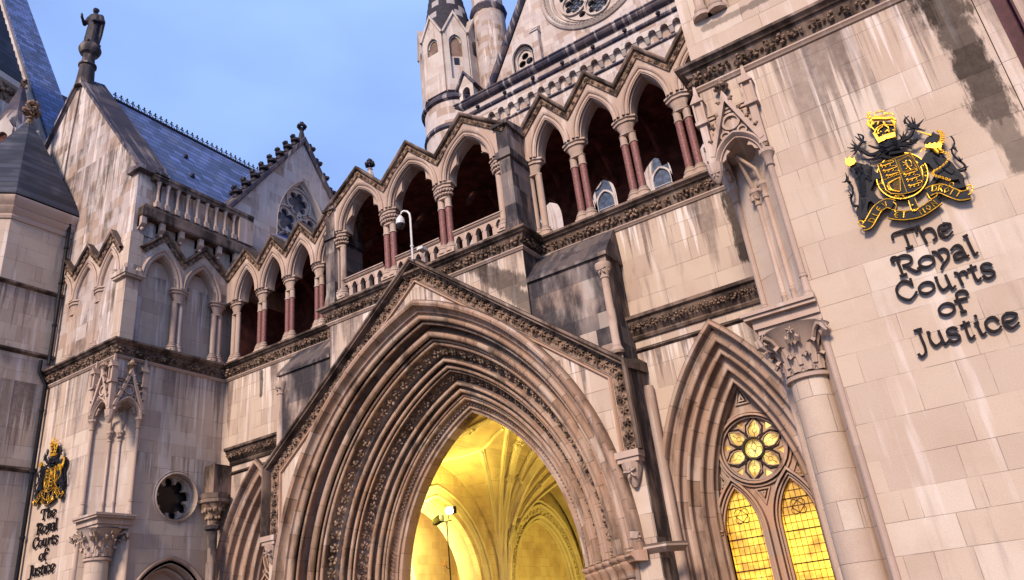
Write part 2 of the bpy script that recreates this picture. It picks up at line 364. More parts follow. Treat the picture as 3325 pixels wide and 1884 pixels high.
def offset(path, w_, closed=False):
    """offset a 2-D polyline to its left by w_, with mitres"""
    n = len(path); out = []
    for i in range(n):
        p = path[i]; a = path[i-1] if (i > 0 or closed) else None; b = path[(i+1) % n] if (i < n-1 or closed) else None
        ns = []
        for q0, q1 in ((a, p), (p, b)):
            if q0 is None or q1 is None: continue
            dx, dy = q1[0]-q0[0], q1[1]-q0[1]; l = sqrt(dx*dx+dy*dy) or 1; ns.append((-dy/l, dx/l))
        if len(ns) == 1: nx, ny = ns[0]
        else:
            nx, ny = ns[0][0]+ns[1][0], ns[0][1]+ns[1][1]; l = sqrt(nx*nx+ny*ny) or 1; nx, ny = nx/l, ny/l
            k = nx*ns[0][0]+ny*ns[0][1]; nx, ny = nx/max(k, .3), ny/max(k, .3)
        out.append((p[0]+nx*w_, p[1]+ny*w_))
    return out

def archpts(cx, zs, c, R, n=14):
    """left springing over the apex to right springing"""
    th = acos(min(1, c/R)); L = [(cx-(R*cos(i/n*th)-c), zs+R*sin(i/n*th)) for i in range(n+1)]
    return L + [(2*cx-x, z) for x, z in reversed(L[:-1])]
def archR(a, h): R = (a*a+h*h)/(2*a); return R, R-a
def circ(cx, cz, r, n=24, ph=0): return [(cx+r*cos(2*pi*k/n+ph), cz+r*sin(2*pi*k/n+ph)) for k in range(n)]
def foil(cx, cz, r, k, ph=0, n=7, lobe=.42, cen=.60, ha=118):
    """outline of a k-foil: k round lobes with cusps between them"""
    pts = []
    for i in range(k):
        a = ph+2*pi*i/k; lx, lz = cx+r*cen*cos(a), cz+r*cen*sin(a)
        for j in range(n+1):
            b = a+(-1+2*j/n)*radians(ha); pts.append((lx+r*lobe*cos(b), lz+r*lobe*sin(b)))
    return pts

def tag(o, label=None, cat=None, group=None, kind=None):
    if label: o['label'] = label
    if cat: o['category'] = cat
    if group: o['group'] = group
    if kind: o['kind'] = kind
    return o
def thing(name, loc, label, cat, group=None):
    o = bpy.data.objects.new(name, None); o.location = loc; o.empty_display_size = .3; COL.objects.link(o)
    return tag(o, label, cat, group)
def roll(R, y, r, a0=-40, a1=-230, n=7):
    return [(R+r*cos(radians(a0+(a1-a0)*i/n)), y+r*sin(radians(a0+(a1-a0)*i/n))) for i in range(n+1)]

# ------------------------------------------------------------------ ground
b = MB(); b.add([(-300, -300, 0), (300, -300, 0), (300, 300, 0), (-300, 300, 0)], [(0, 1, 2, 3)])
tag(b.build('ground', M['ground'], smooth=False), kind='structure')

LZ = 11.4       # top of the main ledge
MW = 16.45      # main wall plane
PF = 12.5       # pier fronts
PX = 9.5        # inner faces of the piers

# ------------------------------------------------------------------ leaf runs
def run_leaves(b, p0, p1, nrm, r, step, jit=.25, n=5):
    """foliage along a straight line p0->p1; nrm = outward direction (x,y)"""
    a, c = Vector(p0), Vector(p1); L = (c-a).length; k = max(1, int(L/step)); t = (c-a)/L
    for i in range(k):
        q = a+t*((i+.5+random.uniform(-jit, jit)*.4)*L/k)
        rr = r*random.uniform(.8, 1.15)
        for j in range(n):
            an = 2*pi*j/n+random.uniform(-.5, .5)
            c0 = q+t*(cos(an)*rr*.75)+Vector((nrm[0]*random.uniform(0, .5)*rr, nrm[1]*random.uniform(0, .5)*rr, sin(an)*rr*.6))
            b.blob(tuple(c0), (rr*.36, rr*.36, rr*.26))
        b.blob(tuple(q+Vector((nrm[0], nrm[1], 0))*rr*.45), rr*.32)

def ledge(parent, path, z, proj=.3, frieze=.34, leafr=.14, step=.27):
    """the carved cornice: black top slab, foliage frieze, lower moulding. path in plan, outward = left"""
    b = MB(); b.plan(path, [(-.3, z+.06), (proj*.55, z+.03), (proj, z-.03), (proj, z-.09), (proj*.8, z-.12), (proj*.7, z-.16), (-.05, z-.16)])
    top = b.build('ledge_slab', M['ledge'], parent)
    zb = z-.16-frieze
    b = MB(); b.plan(path, [(-.05, z-.162), (proj*.55, z-.162), (proj*.32, z-.162-frieze*.4), (.045, zb+.03), (-.05, zb+.03)])
    b.build('frieze', M['ledge'], parent)
    b = MB(); b.plan(path, [(-.05, zb+.028), (.05, zb+.028), (.085, zb), (.085, zb-.03), (.05, zb-.06), (.035, zb-.085), (-.05, zb-.10)])
    b.build('moulding', M['mould'], parent)
    b = MB(); mid = offset(path, proj*.30)
    for (x0, y0), (x1, y1) in zip(mid[:-1], mid[1:]):
        l = sqrt((x1-x0)**2+(y1-y0)**2)
        if l < .2: continue
        nx, ny = -(y1-y0)/l, (x1-x0)/l
        run_leaves(b, (x0, y0, z-.16-frieze*.48), (x1, y1, z-.16-frieze*.48), (nx, ny), leafr, step)
    b.build('carved_foliage', M['carved'], parent)

def string(parent, path, z, proj=.12, h=.14, mat='ledge', name='string_course'):
    b = MB(); b.plan(path, [(-.03, z+.04), (proj*.6, z), (proj, z-h*.3), (proj, z-h*.5), (proj*.45, z-h*.8), (-.03, z-h)]); return b.build(name, M[mat], parent)

# ------------------------------------------------------------------ columns
def capital(b, u, d, z0, z1, r, sx=1.0, n=8, rings=True):
    h = z1-z0
    b.lathe([(r*1.0, z0-.03), (r*1.35, z0-.01), (r*1.35, z0+.04), (r*1.05, z0+.07), (r*1.15, z0+h*.35), (r*1.55, z0+h*.62), (r*1.75, z0+h*.64)], u, d, 16, sx=sx, cap=True)
    b.lathe([(r*1.5, z0+h*.62), (r*1.95, z0+h*.68), (r*2.0, z0+h*.76), (r*1.72, z0+h*.80), (r*1.75, z0+h*.84), (r*2.15, z0+h*.90), (r*2.15, z1)], u, d, n, ph=pi/n, sx=sx)
def base(b, u, d, z0, z1, r, sx=1.0):
    h = z1-z0
    b.lathe([(r*1.95, z0), (r*1.95, z0+h*.35), (r*1.6, z0+h*.42), (r*1.75, z0+h*.50), (r*1.70, z0+h*.62), (r*1.3, z0+h*.70), (r*1.4, z0+h*.82), (r*1.15, z0+h*.95), (r, z1)], u, d, 16, sx=sx)

def column(parent, fr, u, d, zb, zc, shafts, r=.115, red=True, leafy=False, half=False):
    """one column: base + capital in limestone, its shafts as sub-parts. shafts = [(du, dd)]"""
    b = MB(fr)
    ext = max(abs(s[0]) for s in shafts)
    capital(b, u, d, zc-.50, zc, r*1.02, sx=(1+ext/(r*1.75)))
    if red:
        for du, dd in shafts: b.lathe([(r*1.2, zc-.80), (r*1.2, zc-.76), (r*1.02, zc-.75), (r*1.02, zc-.50), (r*1.25, zc-.49)], u+du, d+dd, 12)
    if leafy:
        for k in range(10):
            a = pi+pi*k/9; b.blob((u+cos(a)*(ext+r*1.6), d+sin(a)*r*1.9, zc-.26), (.05, .05, .07))
            b.blob((u+cos(a+.15)*(ext+r*1.45), d+sin(a+.15)*r*1.7, zc-.38), (.045, .045, .06))
    cpart = b.build('column', M['mould'], parent)
    b = MB(fr)
    for du, dd in shafts: base(b, u+du, d+dd, zb+.04, zb+.36, r)
    b.box(u-ext-r*1.7, u+ext+r*1.7, d-r*1.6, d+max(s[1] for s in shafts)+r*1.6, zb-.02, zb+.10); b.build('base', M['mould'], cpart)
    for du, dd in shafts:
        s_ = MB(fr); s_.lathe([(r, zb+.34), (r, (zc-.78) if red else zc-.46)], u+du, d+dd, 16, cap=False)
        s_.build('shaft', M['granite'] if red else M['mould'], cpart)
    return cpart

# ------------------------------------------------------------------ arcades
def arcade(parent, fr, cols, d, zb=11.46, zc=13.95, apexz=15.05, peak=15.9, valley=15.0, halfcol=.27, red=True, blind=False, shafts=((-.15, 0), (.15, 0)),
           r=.115, cusps=False, ends=('col', 'col'), leafy=False, thick=.5, u_lo=None, u_hi=None, wallmat='mould', endpier=(0, 0)):
    """pointed arches on columns under a zigzag of little gables; fr maps (u, depth, z)"""
    bays = list(zip(cols[:-1], cols[1:])); b = MB(fr)
    lo = u_lo if u_lo is not None else cols[0]-.1; hi = u_hi if u_hi is not None else cols[-1]+.1
    poly = [(lo, zc)]
    orders = []
    for (a, c) in bays:
        mid = (a+c)/2; hw = (c-a)/2-halfcol; R, cc = archR(hw, apexz-zc)
        orders.append((mid, cc, R)); poly += [(mid+(x-mid), z) for x, z in archpts(mid, zc, cc, R)]
    poly.append((hi, zc))
    top = [(lo, valley)]
    for i, (a, c) in enumerate(bays):
        top += [((a+c)/2, peak)]; top += [(c if i < len(bays)-1 else hi, valley)]
    b.prism(poly+list(reversed(top)), d, d+thick)
    b.build('arcade_wall', M[wallmat], parent)
    # arch mouldings, one per bay
    for mid, cc, R in orders:
        b = MB(fr)
        pr = [(R+.20, d+.01), (R+.20, d-.05), (R+.16, d-.075), (R+.12, d-.05), (R+.11, d-.01)] + roll(R+.055, d-.0, .035)+[(R+.01, d+.10)]+roll(R+.0, d+.12, .03)+[(R-.03, d+.17), (R-.03, d+thick)]
        b.arch(mid, zc, cc, pr, n=14)
        am = b.build('arch_moulding', M['mould'], parent)
        if cusps:
            for sg in (-1, 1):
                b = MB(fr)
                ts = [.12+.66*k/12 for k in range(13)]; am_ = acos(cc/R)
                P_ = [(mid+sg*((R+.02)*cos(am_*t)-cc), zc+(R+.02)*sin(am_*t)) for t in ts]
                q = []
                for t in reversed(ts[1:-1]):
                    s_ = abs((t-.42)/.34); o_ = .21*max(0, 1-s_)**1.7+.012
                    q.append((mid+sg*((R-o_)*cos(am_*t)-cc), zc+(R-o_)*sin(am_*t)))
                b.prism(P_+q, d+.16, d+.28)
                tx_, tz_ = mid+sg*((R-.20)*cos(am_*.42)-cc), zc+(R-.20)*sin(am_*.42); b.leaf(tx_, d+.20, tz_, .055, n=4)
                b.build('cusp', M['mould'], am)
    # zigzag coping with its carved band
    b = MB(fr); b.sweep(top, [(-.03, d+.3), (.01, d-.03), (.04, d-.13), (.08, d-.16), (.12, d-.15), (.135, d+.02), (.12, d+thick+.05)]) ; b.build('gable_coping', M['ledge'], parent)
    b = MB(fr); b.band(top, -.13, -.0, d-.055, d+.02)
    for (x0, z0), (x1, z1) in zip(top[:-1], top[1:]):
        l = sqrt((x1-x0)**2+(z1-z0)**2); k = max(2, int(l/.20)); nx, nz = -(z1-z0)/l, (x1-x0)/l
        for i in range(k):
            t = (i+.5)/k; b.leaf(x0+(x1-x0)*t-nx*.07, d-.09, z0+(z1-z0)*t-nz*.07, .062, n=4)
    b.build('carved_band', M['carved'], parent)
    for i, u in enumerate(cols):
        if i == 0 and ends[0] != 'col': continue
        if i == len(cols)-1 and ends[1] != 'col': continue
        column(parent, fr, u, d+.14+(.02 if blind else .06), zb, zc, shafts, r, red and 0 < i < len(cols)-1, leafy)
    if blind:
        b = MB(fr); b.prism([(lo, zb-.3), (hi, zb-.3), (hi, valley-.05), (lo, valley-.05)], d+.34, d+.8); b.build('recessed_panel', M['pierleft'], parent)

# ------------------------------------------------------------------ leaded, traceried big window (entrance wall)
def big_window(parent, cx, pane=True):
    zs, c = 3.3, 4.04; y0 = MW
    b = MB()
    pr = [(6.02, y0+.02), (6.02, y0-.14), (5.98, y0-.19), (5.91, y0-.20), (5.87, y0-.14), (5.86, y0-.02), (5.80, y0)]
    b.arch(cx, zs, c, pr, n=24)
    for sg in (-1, 1): b.leaf(cx+sg*1.93, y0-.14, 3.55, .13)
    hood = b.build('hood_mould', M['winstone'], parent)
    b = MB()
    pr = [(5.82, y0+.01), (5.78, y0+.02)]+roll(5.70, y0+.07, .055)+[(5.64, y0+.22), (5.58, y0+.24)]+roll(5.52, y0+.26, .05)+[(5.47, y0+.42), (5.38, y0+.46)]+roll(5.31, y0+.50, .06)+\
         [(5.24, y0+.66), (5.19, y0+.68)]+roll(5.14, y0+.72, .045)+[(5.10, y0+.85), (5.06, y0+.9), (5.06, y0+1.25)]
    b.arch(cx, zs, c, pr, leg=.9, n=24)
    b.build('jamb_moulding', M['winstone'], parent)
    yg = y0+1.12; ri = 5.09
    outer = archpts(cx, zs, c, ri, 18); outer = [(outer[0][0], .9)]+outer+[(outer[-1][0], .9)]
    ro = .78; rz = 4.93
    holes = []
    for sg in (-1, 1):
        lx = cx+sg*.62; R, cc = archR(.40, .95); l = archpts(lx, 3.2, cc, R, 10); holes.append([(l[0][0], 1.0)]+l+[(l[-1][0], 1.0)])
    holes.append(circ(cx, rz, ro-.10, 36))
    holes.append([(cx-.10, 6.0), (cx+.10, 6.0), (cx, 6.28)]); holes.append([(cx-.10, 4.0), (cx+.10, 4.0), (cx, 3.8)])
    for sg in (-1, 1): holes.append([(cx+sg*.86, 4.42), (cx+sg*.92, 4.18), (cx+sg*.74, 4.22)])
    b = MB(); b.prism(outer, yg-.06, yg+.10, holes)
    for h in holes[:2]:
        q = h[1:-1]
        q = [(h[1][0], 1.0)]+list(h[1:-1])+[(h[-2][0], 1.0)]
        for w0_, w1_, dy in ((.0, .035, .10), (.055, .09, .16), (.115, .165, .24)): b.band(q, w0_, w1_, yg-dy, yg-.05)
    for w0_, w1_, dy in ((.0, -.035, .12), (-.055, -.10, .20), (-.13, -.17, .13)): b.band(holes[2], w0_, w1_, yg-dy, yg-.05, closed=True)
    for h in holes[3:]: b.band(h, -.05, -.02, yg-.11, yg-.05, closed=True); b.band(h, .02, .05, yg-.11, yg-.05, closed=True)
    tr = b.build('tracery', M['order'], parent)
    # rose: six petal lights round a disc
    b = MB()
    pet = []
    for k in range(6):
        a = radians(17+60*k); ca, sa = cos(a), sin(a)
        shp = [(.255, .04), (.33, .115), (.44, .135), (.56, .08), (.65, 0), (.56, -.08), (.44, -.135), (.33, -.115), (.255, -.04)]
        pet.append([(cx+ca*r_-sa*t, rz+sa*r_+ca*t) for r_, t in shp])
    gaps = []
    for k in range(6):
        a = radians(47+60*k); gaps.append([(cx+r_*cos(a+t), rz+r_*sin(a+t)) for r_, t in ((.655, -.13), (.655, .13), (.50, 0))])
    b.prism(circ(cx, rz, ro-.09, 36), yg-.02, yg+.02, pet+gaps+[circ(cx, rz, .215, 24)])
    for q in pet: b.band(q, .0, .022, yg-.06, yg, closed=True)
    b.build('rose', M['order'], tr)
    b = MB(); b.band(circ(cx, rz, .236, 28), -.022, .022, yg-.11, yg+.0, closed=True)
    for k in range(6):
        a = radians(17+60*k); b.tube([(cx+r_*cos(a+t), yg-.03, rz+r_*sin(a+t)) for r_, t in ((.26, radians(30)), (.40, radians(27)), (.55, radians(20)), (.655, radians(6)), (.655, radians(-6)), (.55, radians(-20)), (.40, radians(-27)), (.26, radians(-30)))], .022, 6)
    # lead lines
    def ld(pts, r=.006, closed=False): b.tube([(x, yg+.015, z) for x, z in pts], r, 4, closed)
    ld(circ(cx, rz, .195, 24), .006, True)
    fl = [[(0, .14), (.045, .05), (.0, -.04), (-.045, .05), (0, .14)], [(.01, -.04), (.06, .03), (.12, .02), (.125, -.05), (.085, -.06)], [(-.01, -.04), (-.06, .03), (-.12, .02), (-.125, -.05), (-.085, -.06)], [(-.03, -.04), (.03, -.04)], [(0, -.04), (.03, -.14)], [(0, -.04), (-.03, -.14)]]
    for q in fl: ld([(cx+x*1.25, rz+z*1.25) for x, z in q], .007)
    for k in range(6):
        a = radians(17+60*k); ca, sa = cos(a), sin(a)
        ld([(cx+ca*.41+.05*cos(t), rz+sa*.41+.05*sin(t)) for t in [2*pi*j/10 for j in range(10)]], .005, True)
        ld([(cx+ca*.22, rz+sa*.22), (cx+ca*.36, rz+sa*.36)], .005); ld([(cx+ca*.46, rz+sa*.46), (cx+ca*.58, rz+sa*.58)], .005)
    for sg in (-1, 1):
        lx = cx+sg*.62; R, cc = archR(.40, .95)
        def half(z):
            if z < 3.2: return .39
            return max(0, sqrt(max(0, R*R-(z-3.2)**2))-cc)
        for i in range(-3, 4):
            x = i*.115
            zt = 3.2+sqrt(max(0, R*R-(abs(x)+cc)**2))-.02 if abs(x) < .39 else 3.2
            ld([(lx+x, 1.0), (lx+x, zt)], .0065)
        z = 1.1
        k = 0
        while z < 4.08:
            hw = half(z); ld([(lx-hw, z), (lx+hw, z)], .014 if k % 4 == 0 else .0065); z += .165; k += 1
        ld([(x+(lx-x)*.10, zz) for x, zz in archpts(lx, 3.2, cc, R, 10)], .005)
        q = .13; zc_ = 3.55
        ld([(lx-q, zc_), (lx, zc_+q), (lx+q, zc_), (lx, zc_-q)], .012, True)
        for k in range(4):
            a = pi/4+pi/2*k; ld([(lx+cos(a)*.10+.085*cos(a+t), zc_+sin(a)*.10+.085*sin(a+t)) for t in (-1.6, -1, -.5, 0, .5, 1, 1.6)], .008)
    b.build('leading', M['lead'], tr)
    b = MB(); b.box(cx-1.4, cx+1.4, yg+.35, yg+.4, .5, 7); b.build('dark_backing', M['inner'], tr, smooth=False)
    b = MB()
    for sg in (-1, 1): b.box(cx+sg*.62-.42, cx+sg*.62+.42, yg+.03, yg+.05, .95, 4.2)
    p = b.build('lancet_glass', M['lit'], tr)
    b = MB(); b.prism(circ(cx, rz, ro-.08, 24), yg+.03, yg+.05)
    for sg in (-1, 1): b.box(cx+sg*.84-.14, cx+sg*.84+.14, yg+.11, yg+.13, 4.1, 4.5)
    b.build('rose_glass', M['litpale'], tr)
    for sg in (-1, 1):
        b = MB(); capital(b, cx+sg*1.16, y0+.88, 3.0, 3.3, .07); b.lathe([(.06, .9), (.06, 3.0)], cx+sg*1.16, y0+.88, 10, cap=False); b.build('jamb_shaft', M['order'], parent)

# ================================================================== ENTRANCE WALL
ew = thing('entrance_wall', (0, MW, 0), 'pale ashlar entrance wall between the two piers, below the arcaded gallery', 'wall')
zsP, cP = 3.0, 2.25
def portal_hole(R): l = archpts(0, zsP, cP, R, 20); return [(l[0][0], -.0)]+l+[(l[-1][0], -.0)]
def wh(cx): l = archpts(cx, 3.3, 4.04, 5.82, 18); return [(l[0][0], .9)]+l+[(l[-1][0], .9)]
ph_ = archpts(0, zsP, cP, 6.6, 20)
WX = 7.62
b = MB()
outer = [(-PX, 0), (ph_[0][0], 0)]+ph_+[(ph_[-1][0], 0), (PX, 0), (PX, 11.2), (-PX, 11.2)]
b.prism(outer, MW, MW+.9, [wh(-WX), wh(WX)]); b.build('wall', M['wall'], ew)
for sx in (-1, 1):
    wn = big_window
    wp = MB(); wp.box(sx*WX-.02, sx*WX+.02, MW+1.3, MW+1.34, 1, 1.05)
    wpar = wp.build('window', M['darkglass'], ew)
    big_window(wpar, sx*WX)
    wpar['label'] = 'tall pointed window glowing yellow behind six-petalled stone tracery'
# main ledge (left and right of the centre bay) and lower cornices
for sx in (-1, 1):
    pth = [(sx*3.6, MW), (sx*(PX+.1), MW)] if sx > 0 else [(-PX-.1, MW), (-3.6, MW)]
    pth = list(reversed(pth))
    ledge(ew, pth, LZ)
    pth = [(5.7, MW), (8.95, MW)] if sx > 0 else [(-8.95, MW), (-5.7, MW)]
    pth = list(reversed(pth))
    b = MB(); b.plan(pth, [(-.05, 8.46), (.10, 8.42), (.34, 8.33), (.34, 8.25), (.27, 8.22), (.25, 8.16), (.16, 8.02), (.16, 7.99), (.08, 7.9), (.10, 7.86), (.06, 7.80), (-.05, 7.78)])
    b.build('lower_cornice', M['ledge'], ew)
    b = MB(); run_leaves(b, (pth[0][0], MW-.21, 8.08), (pth[1][0], MW-.21, 8.08), (0, -1), .10, .19, n=6); b.build('carved_foliage', M['carved'], ew)
    string(ew, pth, 7.58, .07, .10)
# far ends beyond the piers' inner faces (behind), and the slab that closes the gallery floor
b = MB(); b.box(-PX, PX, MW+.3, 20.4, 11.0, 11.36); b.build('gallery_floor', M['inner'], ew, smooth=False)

# the dark weathered buttresses beside the gable
for sx in (-1, 1):
    t = thing('buttress', (sx*4.6, MW, 0), ('soot-blackened buttress with sloping top left of the pointed gable' if sx < 0 else 'soot-blackened buttress with sloping top right of the pointed gable'), 'buttress', 'buttresses beside the portal gable')
    x0, x1 = 3.5, 5.72
    yb = 15.56
    b = MB()
    def X(v): return v*sx
    za_ = lambda x: 3.0+sqrt(max(0, 7.62**2-(x+2.25)**2))
    b.prism([(X(x0), za_(x0))]+[(X(x0+k*.2), za_(x0+k*.2)) for k in range(1, 10)]+[(X(x1), 4.0), (X(x1), 9.86), (X(x0), 9.86)], yb, MW)
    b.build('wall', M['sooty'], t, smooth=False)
    b = MB(); b.hexa([(X(x0), yb-.07, 9.83), (X(x1+.06), yb-.07, 9.83), (X(x1+.06), MW, 9.83), (X(x0), MW, 9.83), (X(x0), yb-.07, 9.92), (X(x1+.06), yb-.07, 9.92), (X(x1+.02), MW-.05, 10.92), (X(x0), MW-.05, 10.92)])
    b.build('sloping_top', M['sooty'], t, smooth=False)
    b = MB(); cxx = X(5.62); b.lathe([(.13, 7.3), (.16, 7.36), (.12, 7.45), (.095, 7.5), (.095, 9.2), (.12, 9.22), (.11, 9.3), (.20, 9.5), (.2, 9.6)], cxx, yb-.02, 12)
    b.leaf(cxx, yb-.16, 9.42, .13); b.leaf(cxx+.08*sx, yb-.05, 9.45, .12); b.build('angle_shaft', M['mould'], t)

# ================================================================== PORTAL
pt = thing('portal_porch', (0, 15.3, 0), 'projecting pointed-gabled stone porch framing the deep moulded yellow-lit archway', 'porch')
GY = 15.40
gw, ge, ga = 5.80, 6.95, 11.62
b = MB()
l = archpts(0, zsP, cP, 7.55, 24)
b.prism([(-gw, 0), (l[0][0], 0)]+l+[(l[-1][0], 0), (gw, 0), (gw, ge), (0, ga), (-gw, ge)], GY, MW+.05)
b.build('gable_wall', M['wall'], pt)
b = MB()        # roof slopes of the gable running back to the wall
for sx in (-1, 1):
    b.hexa([(0, GY-.22, ga-.02), (sx*(gw+.12), GY-.22, ge-.14), (sx*(gw+.12), MW, ge+.0), (0, MW, ga+.3), (0, GY-.22, ga+.08), (sx*(gw+.12), GY-.22, ge-.03), (sx*(gw+.12), MW, ge+.25), (0, MW, ga+.55)])
b.build('gable_weathering', M['ledge'], pt, smooth=False)
path = [(-gw, 5.0), (-gw, ge), (0, ga), (gw, ge), (gw, 5.0)]
b = MB(); b.sweep(path, [(.03, GY+.2), (.07, GY-.10), (.12, GY-.20), (.10, GY-.27), (.04, GY-.28), (.0, GY-.22), (-.02, GY-.10), (-.03, GY)]); b.build('gable_coping', M['ledge'], pt)
b = MB(); b.sweep(path, [(-.38, GY), (-.38, GY-.03), (-.41, GY-.07), (-.45, GY-.07), (-.47, GY-.03), (-.47, GY)]); b.build('inner_moulding', M['order'], pt)
b = MB()
cen = offset(path, -.19)
b.band(path, -.36, -.02, GY-.02, GY+.02)
for (x0, z0), (x1, z1) in zip(cen[:-1], cen[1:]):
    l_ = sqrt((x1-x0)**2+(z1-z0)**2); k = int(l_/.235)
    for i in range(k):
        t = (i+.5)/k; b.leaf(x0+(x1-x0)*t, GY-.06, z0+(z1-z0)*t, .105, n=6)
b.build('carved_band', M['carved'], pt)
for sx in (-1, 1):
    b = MB(); b.box(sx*5.58-.28, sx*5.58+.28, GY-.30, GY+.05, 4.86, 5.0); b.box(sx*5.58-.25, sx*5.58+.25, GY-.26, GY+.05, 4.76, 4.87)
    b.lathe([(.05, 4.25), (.13, 4.4), (.20, 4.6), (.24, 4.77)], sx*5.58, GY-.08, 10); b.leaf(sx*5.58, GY-.26, 4.55, .16); b.build('corbel', M['mould'], pt)
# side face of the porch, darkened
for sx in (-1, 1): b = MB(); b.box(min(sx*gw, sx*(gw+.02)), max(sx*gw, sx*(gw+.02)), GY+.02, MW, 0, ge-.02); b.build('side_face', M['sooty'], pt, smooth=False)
for sx in (-1, 1):
    b = MB(); b.lathe([(.15, .5), (.15, 6.6)], sx*(gw+.05), MW-.12, 12, cap=False); b.build('corner_shaft', M['mould'], pt)
# the orders of the arch, along a 45 degree splay
R_, Y_ = 7.46, GY-.02
def PS(s): return (R_-s*.7071, Y_+s*.7071)
prof = [(7.78, GY+.01), (7.78, GY-.17), (7.74, GY-.23), (7.66, GY-.26), (7.60, GY-.23), (7.585, GY-.12), (7.52, GY-.04), (7.46, GY-.02)]
def seq(items):
    out = []
    for it in items:
        if it[0] == 'r': R1, y1 = PS(it[1]); out += roll(R1, y1, it[2], -25, -245, 8)
        else:
            R1, y1 = PS(it[1]); k = it[2]*1.35; out.append((R1+k, y1+k))      # a hollow, deeper by it[2]
    return out
p1 = prof + seq([('h', .06, .02), ('r', .17, .075), ('h', .28, .09), ('r', .35, .04), ('h', .45, .12), ('h', .58, .16), ('r', .70, .09), ('h', .82, .10), ('r', .88, .035), ('h', .94, .03), ('r', 1.0, .05), ('h', 1.07, .03)])
p2 = seq([('h', 1.07, .03), ('h', 1.12, .07), ('h', 1.37, .10), ('h', 1.42, .20), ('h', 1.47, .16), ('r', 1.54, .055), ('h', 1.62, .07), ('h', 1.68, .10), ('r', 1.75, .05), ('h', 1.82, .05), ('r', 1.87, .03), ('h', 1.92, .08)])
p3 = seq([('h', 1.92, .08), ('h', 2.0, .14), ('h', 2.15, .14), ('h', 2.24, .10), ('r', 2.30, .05), ('h', 2.38, .10), ('h', 2.44, .08), ('r', 2.52, .06), ('h', 2.62, .05), ('r', 2.68, .03), ('r', 2.77, .045), ('h', 2.86, .05)])
p4 = seq([('h', 2.86, .05), ('h', 3.0, .06), ('r', 3.07, .03), ('h', 3.12, .01)])+[(5.17, 17.62), (5.15, 17.70), (5.15, 17.98)]
for nm, pp in (('outer_order', p1), ('second_order', p2), ('third_order', p3), ('inner_order', p4)):
    b = MB(); b.arch(0, zsP, cP, pp, leg=None, n=40); b.build(nm, M['portal'], pt, ang=45)
def arch_leaves(R, y, r, step, fn=5, mat='carvedpale', nm='carved_foliage', n_=5, z0=0.0):
    b = MB(); th = acos(cP/R); k = int(R*th/step)
    for sg in (-1, 1):
        for i in range(k+1):
            a = (i+.5)/k*th
            if a > th: continue
            x, z = sg*(R*cos(a)-cP), zsP+R*sin(a)
            for j in range(n_):
                an = 2*pi*j/n_+random.uniform(-.3, .3); rr = r*random.uniform(.85, 1.1)
                tx, tz = -sg*sin(a), cos(a)
                # plane of the splay: tangent and (radial+depth)/sqrt2
                rx, rz_ = sg*cos(a)*.7071, sin(a)*.7071
                b.blob((x+tx*cos(an)*rr*.6+rx*sin(an)*rr*.6, y-.7071*sin(an)*rr*.6-random.uniform(0, .02), z+tz*cos(an)*rr*.6+rz_*sin(an)*rr*.6), (rr*.42, rr*.26, rr*.3))
            b.blob((x, y-.04, z), r*.3)
    b.build(nm, M[mat], pt)
q = PS(1.25); arch_leaves(q[0]+.03, q[1]+.03, .15, .33)
q = PS(2.08); arch_leaves(q[0]+.05, q[1]+.05, .13, .27, mat='carved')
b = MB(); q = PS(2.93); th = acos(cP/q[0]); k = 110      # zigzag
for sg in (-1, 1):
    pts = []
    for i in range(k+1):
        a = i/k*th; R1 = q[0]+(.045 if i % 2 else -.03); pts.append((sg*(R1*cos(a)-cP), q[1]+.0+(-.02 if i % 2 else .02), zsP+R1*sin(a)))
    b.tube(pts, .014, 4)
b.build('zigzag_band', M['order'], pt)
# imposts and jamb shafts
for sx in (-1, 1):
    b = MB()
    def jx(R): return sx*(R-cP)
    stat = [.25, .72, 1.25, 1.78, 2.3, 2.8]
    for s in stat:
        R1, y1 = PS(s); x = jx(R1)
        b.lathe([(.10, 2.50), (.13, 2.52), (.10, 2.56), (.13, 2.68), (.20, 2.76), (.21, 2.80), (.19, 2.84), (.24, 2.88), (.26, 2.92), (.26, 2.96), (.2, 3.0)], x, y1+.02, 12)
    # moulded string tying them together
    line = [(jx(R1), y1) for R1, y1 in (PS(-.35), PS(.0), PS(3.05), (5.15, 17.9))]
    if sx < 0: line = list(reversed(line))
    b.plan(line, [(-.2, 3.0), (.12, 3.0), (.16, 2.95), (.16, 2.91), (.10, 2.86), (.08, 2.8), (-.2, 2.78)])
    im = b.build('impost', M['order'], pt)
    for s in stat:
        R1, y1 = PS(s); b = MB(); b.lathe([(.085, .3), (.085, 2.52)], jx(R1), y1+.02, 12, cap=False); b.build('jamb_shaft', M['order'], im)
    b = MB(); ln = [(jx(R1), y1) for R1, y1 in (PS(-.1), PS(3.1), (5.15, 17.9))]
    if sx < 0: ln = list(reversed(ln))
    b.plan(ln, [(-.06, .0), (-.06, 2.9)]); b.build('jamb', M['order'], pt)
    b = MB(); b.leaf(sx*5.42, GY-.20, 3.28, .15); b.blob((sx*5.42, GY-.2, 3.3), (.12, .12, .15)); b.build('label_stop', M['mould'], pt)
    b = MB(); b.plan([(6.15, 15.9), (5.95, GY), (5.2, GY)] if sx > 0 else [(-5.2, GY), (-5.95, GY), (-6.15, 15.9)], [(0, 3.1), (.1, 3.08), (.14, 3.04), (.14, 3.0), (.06, 2.94), (0, 2.9)]); b.build('impost_string', M['mould'], pt)

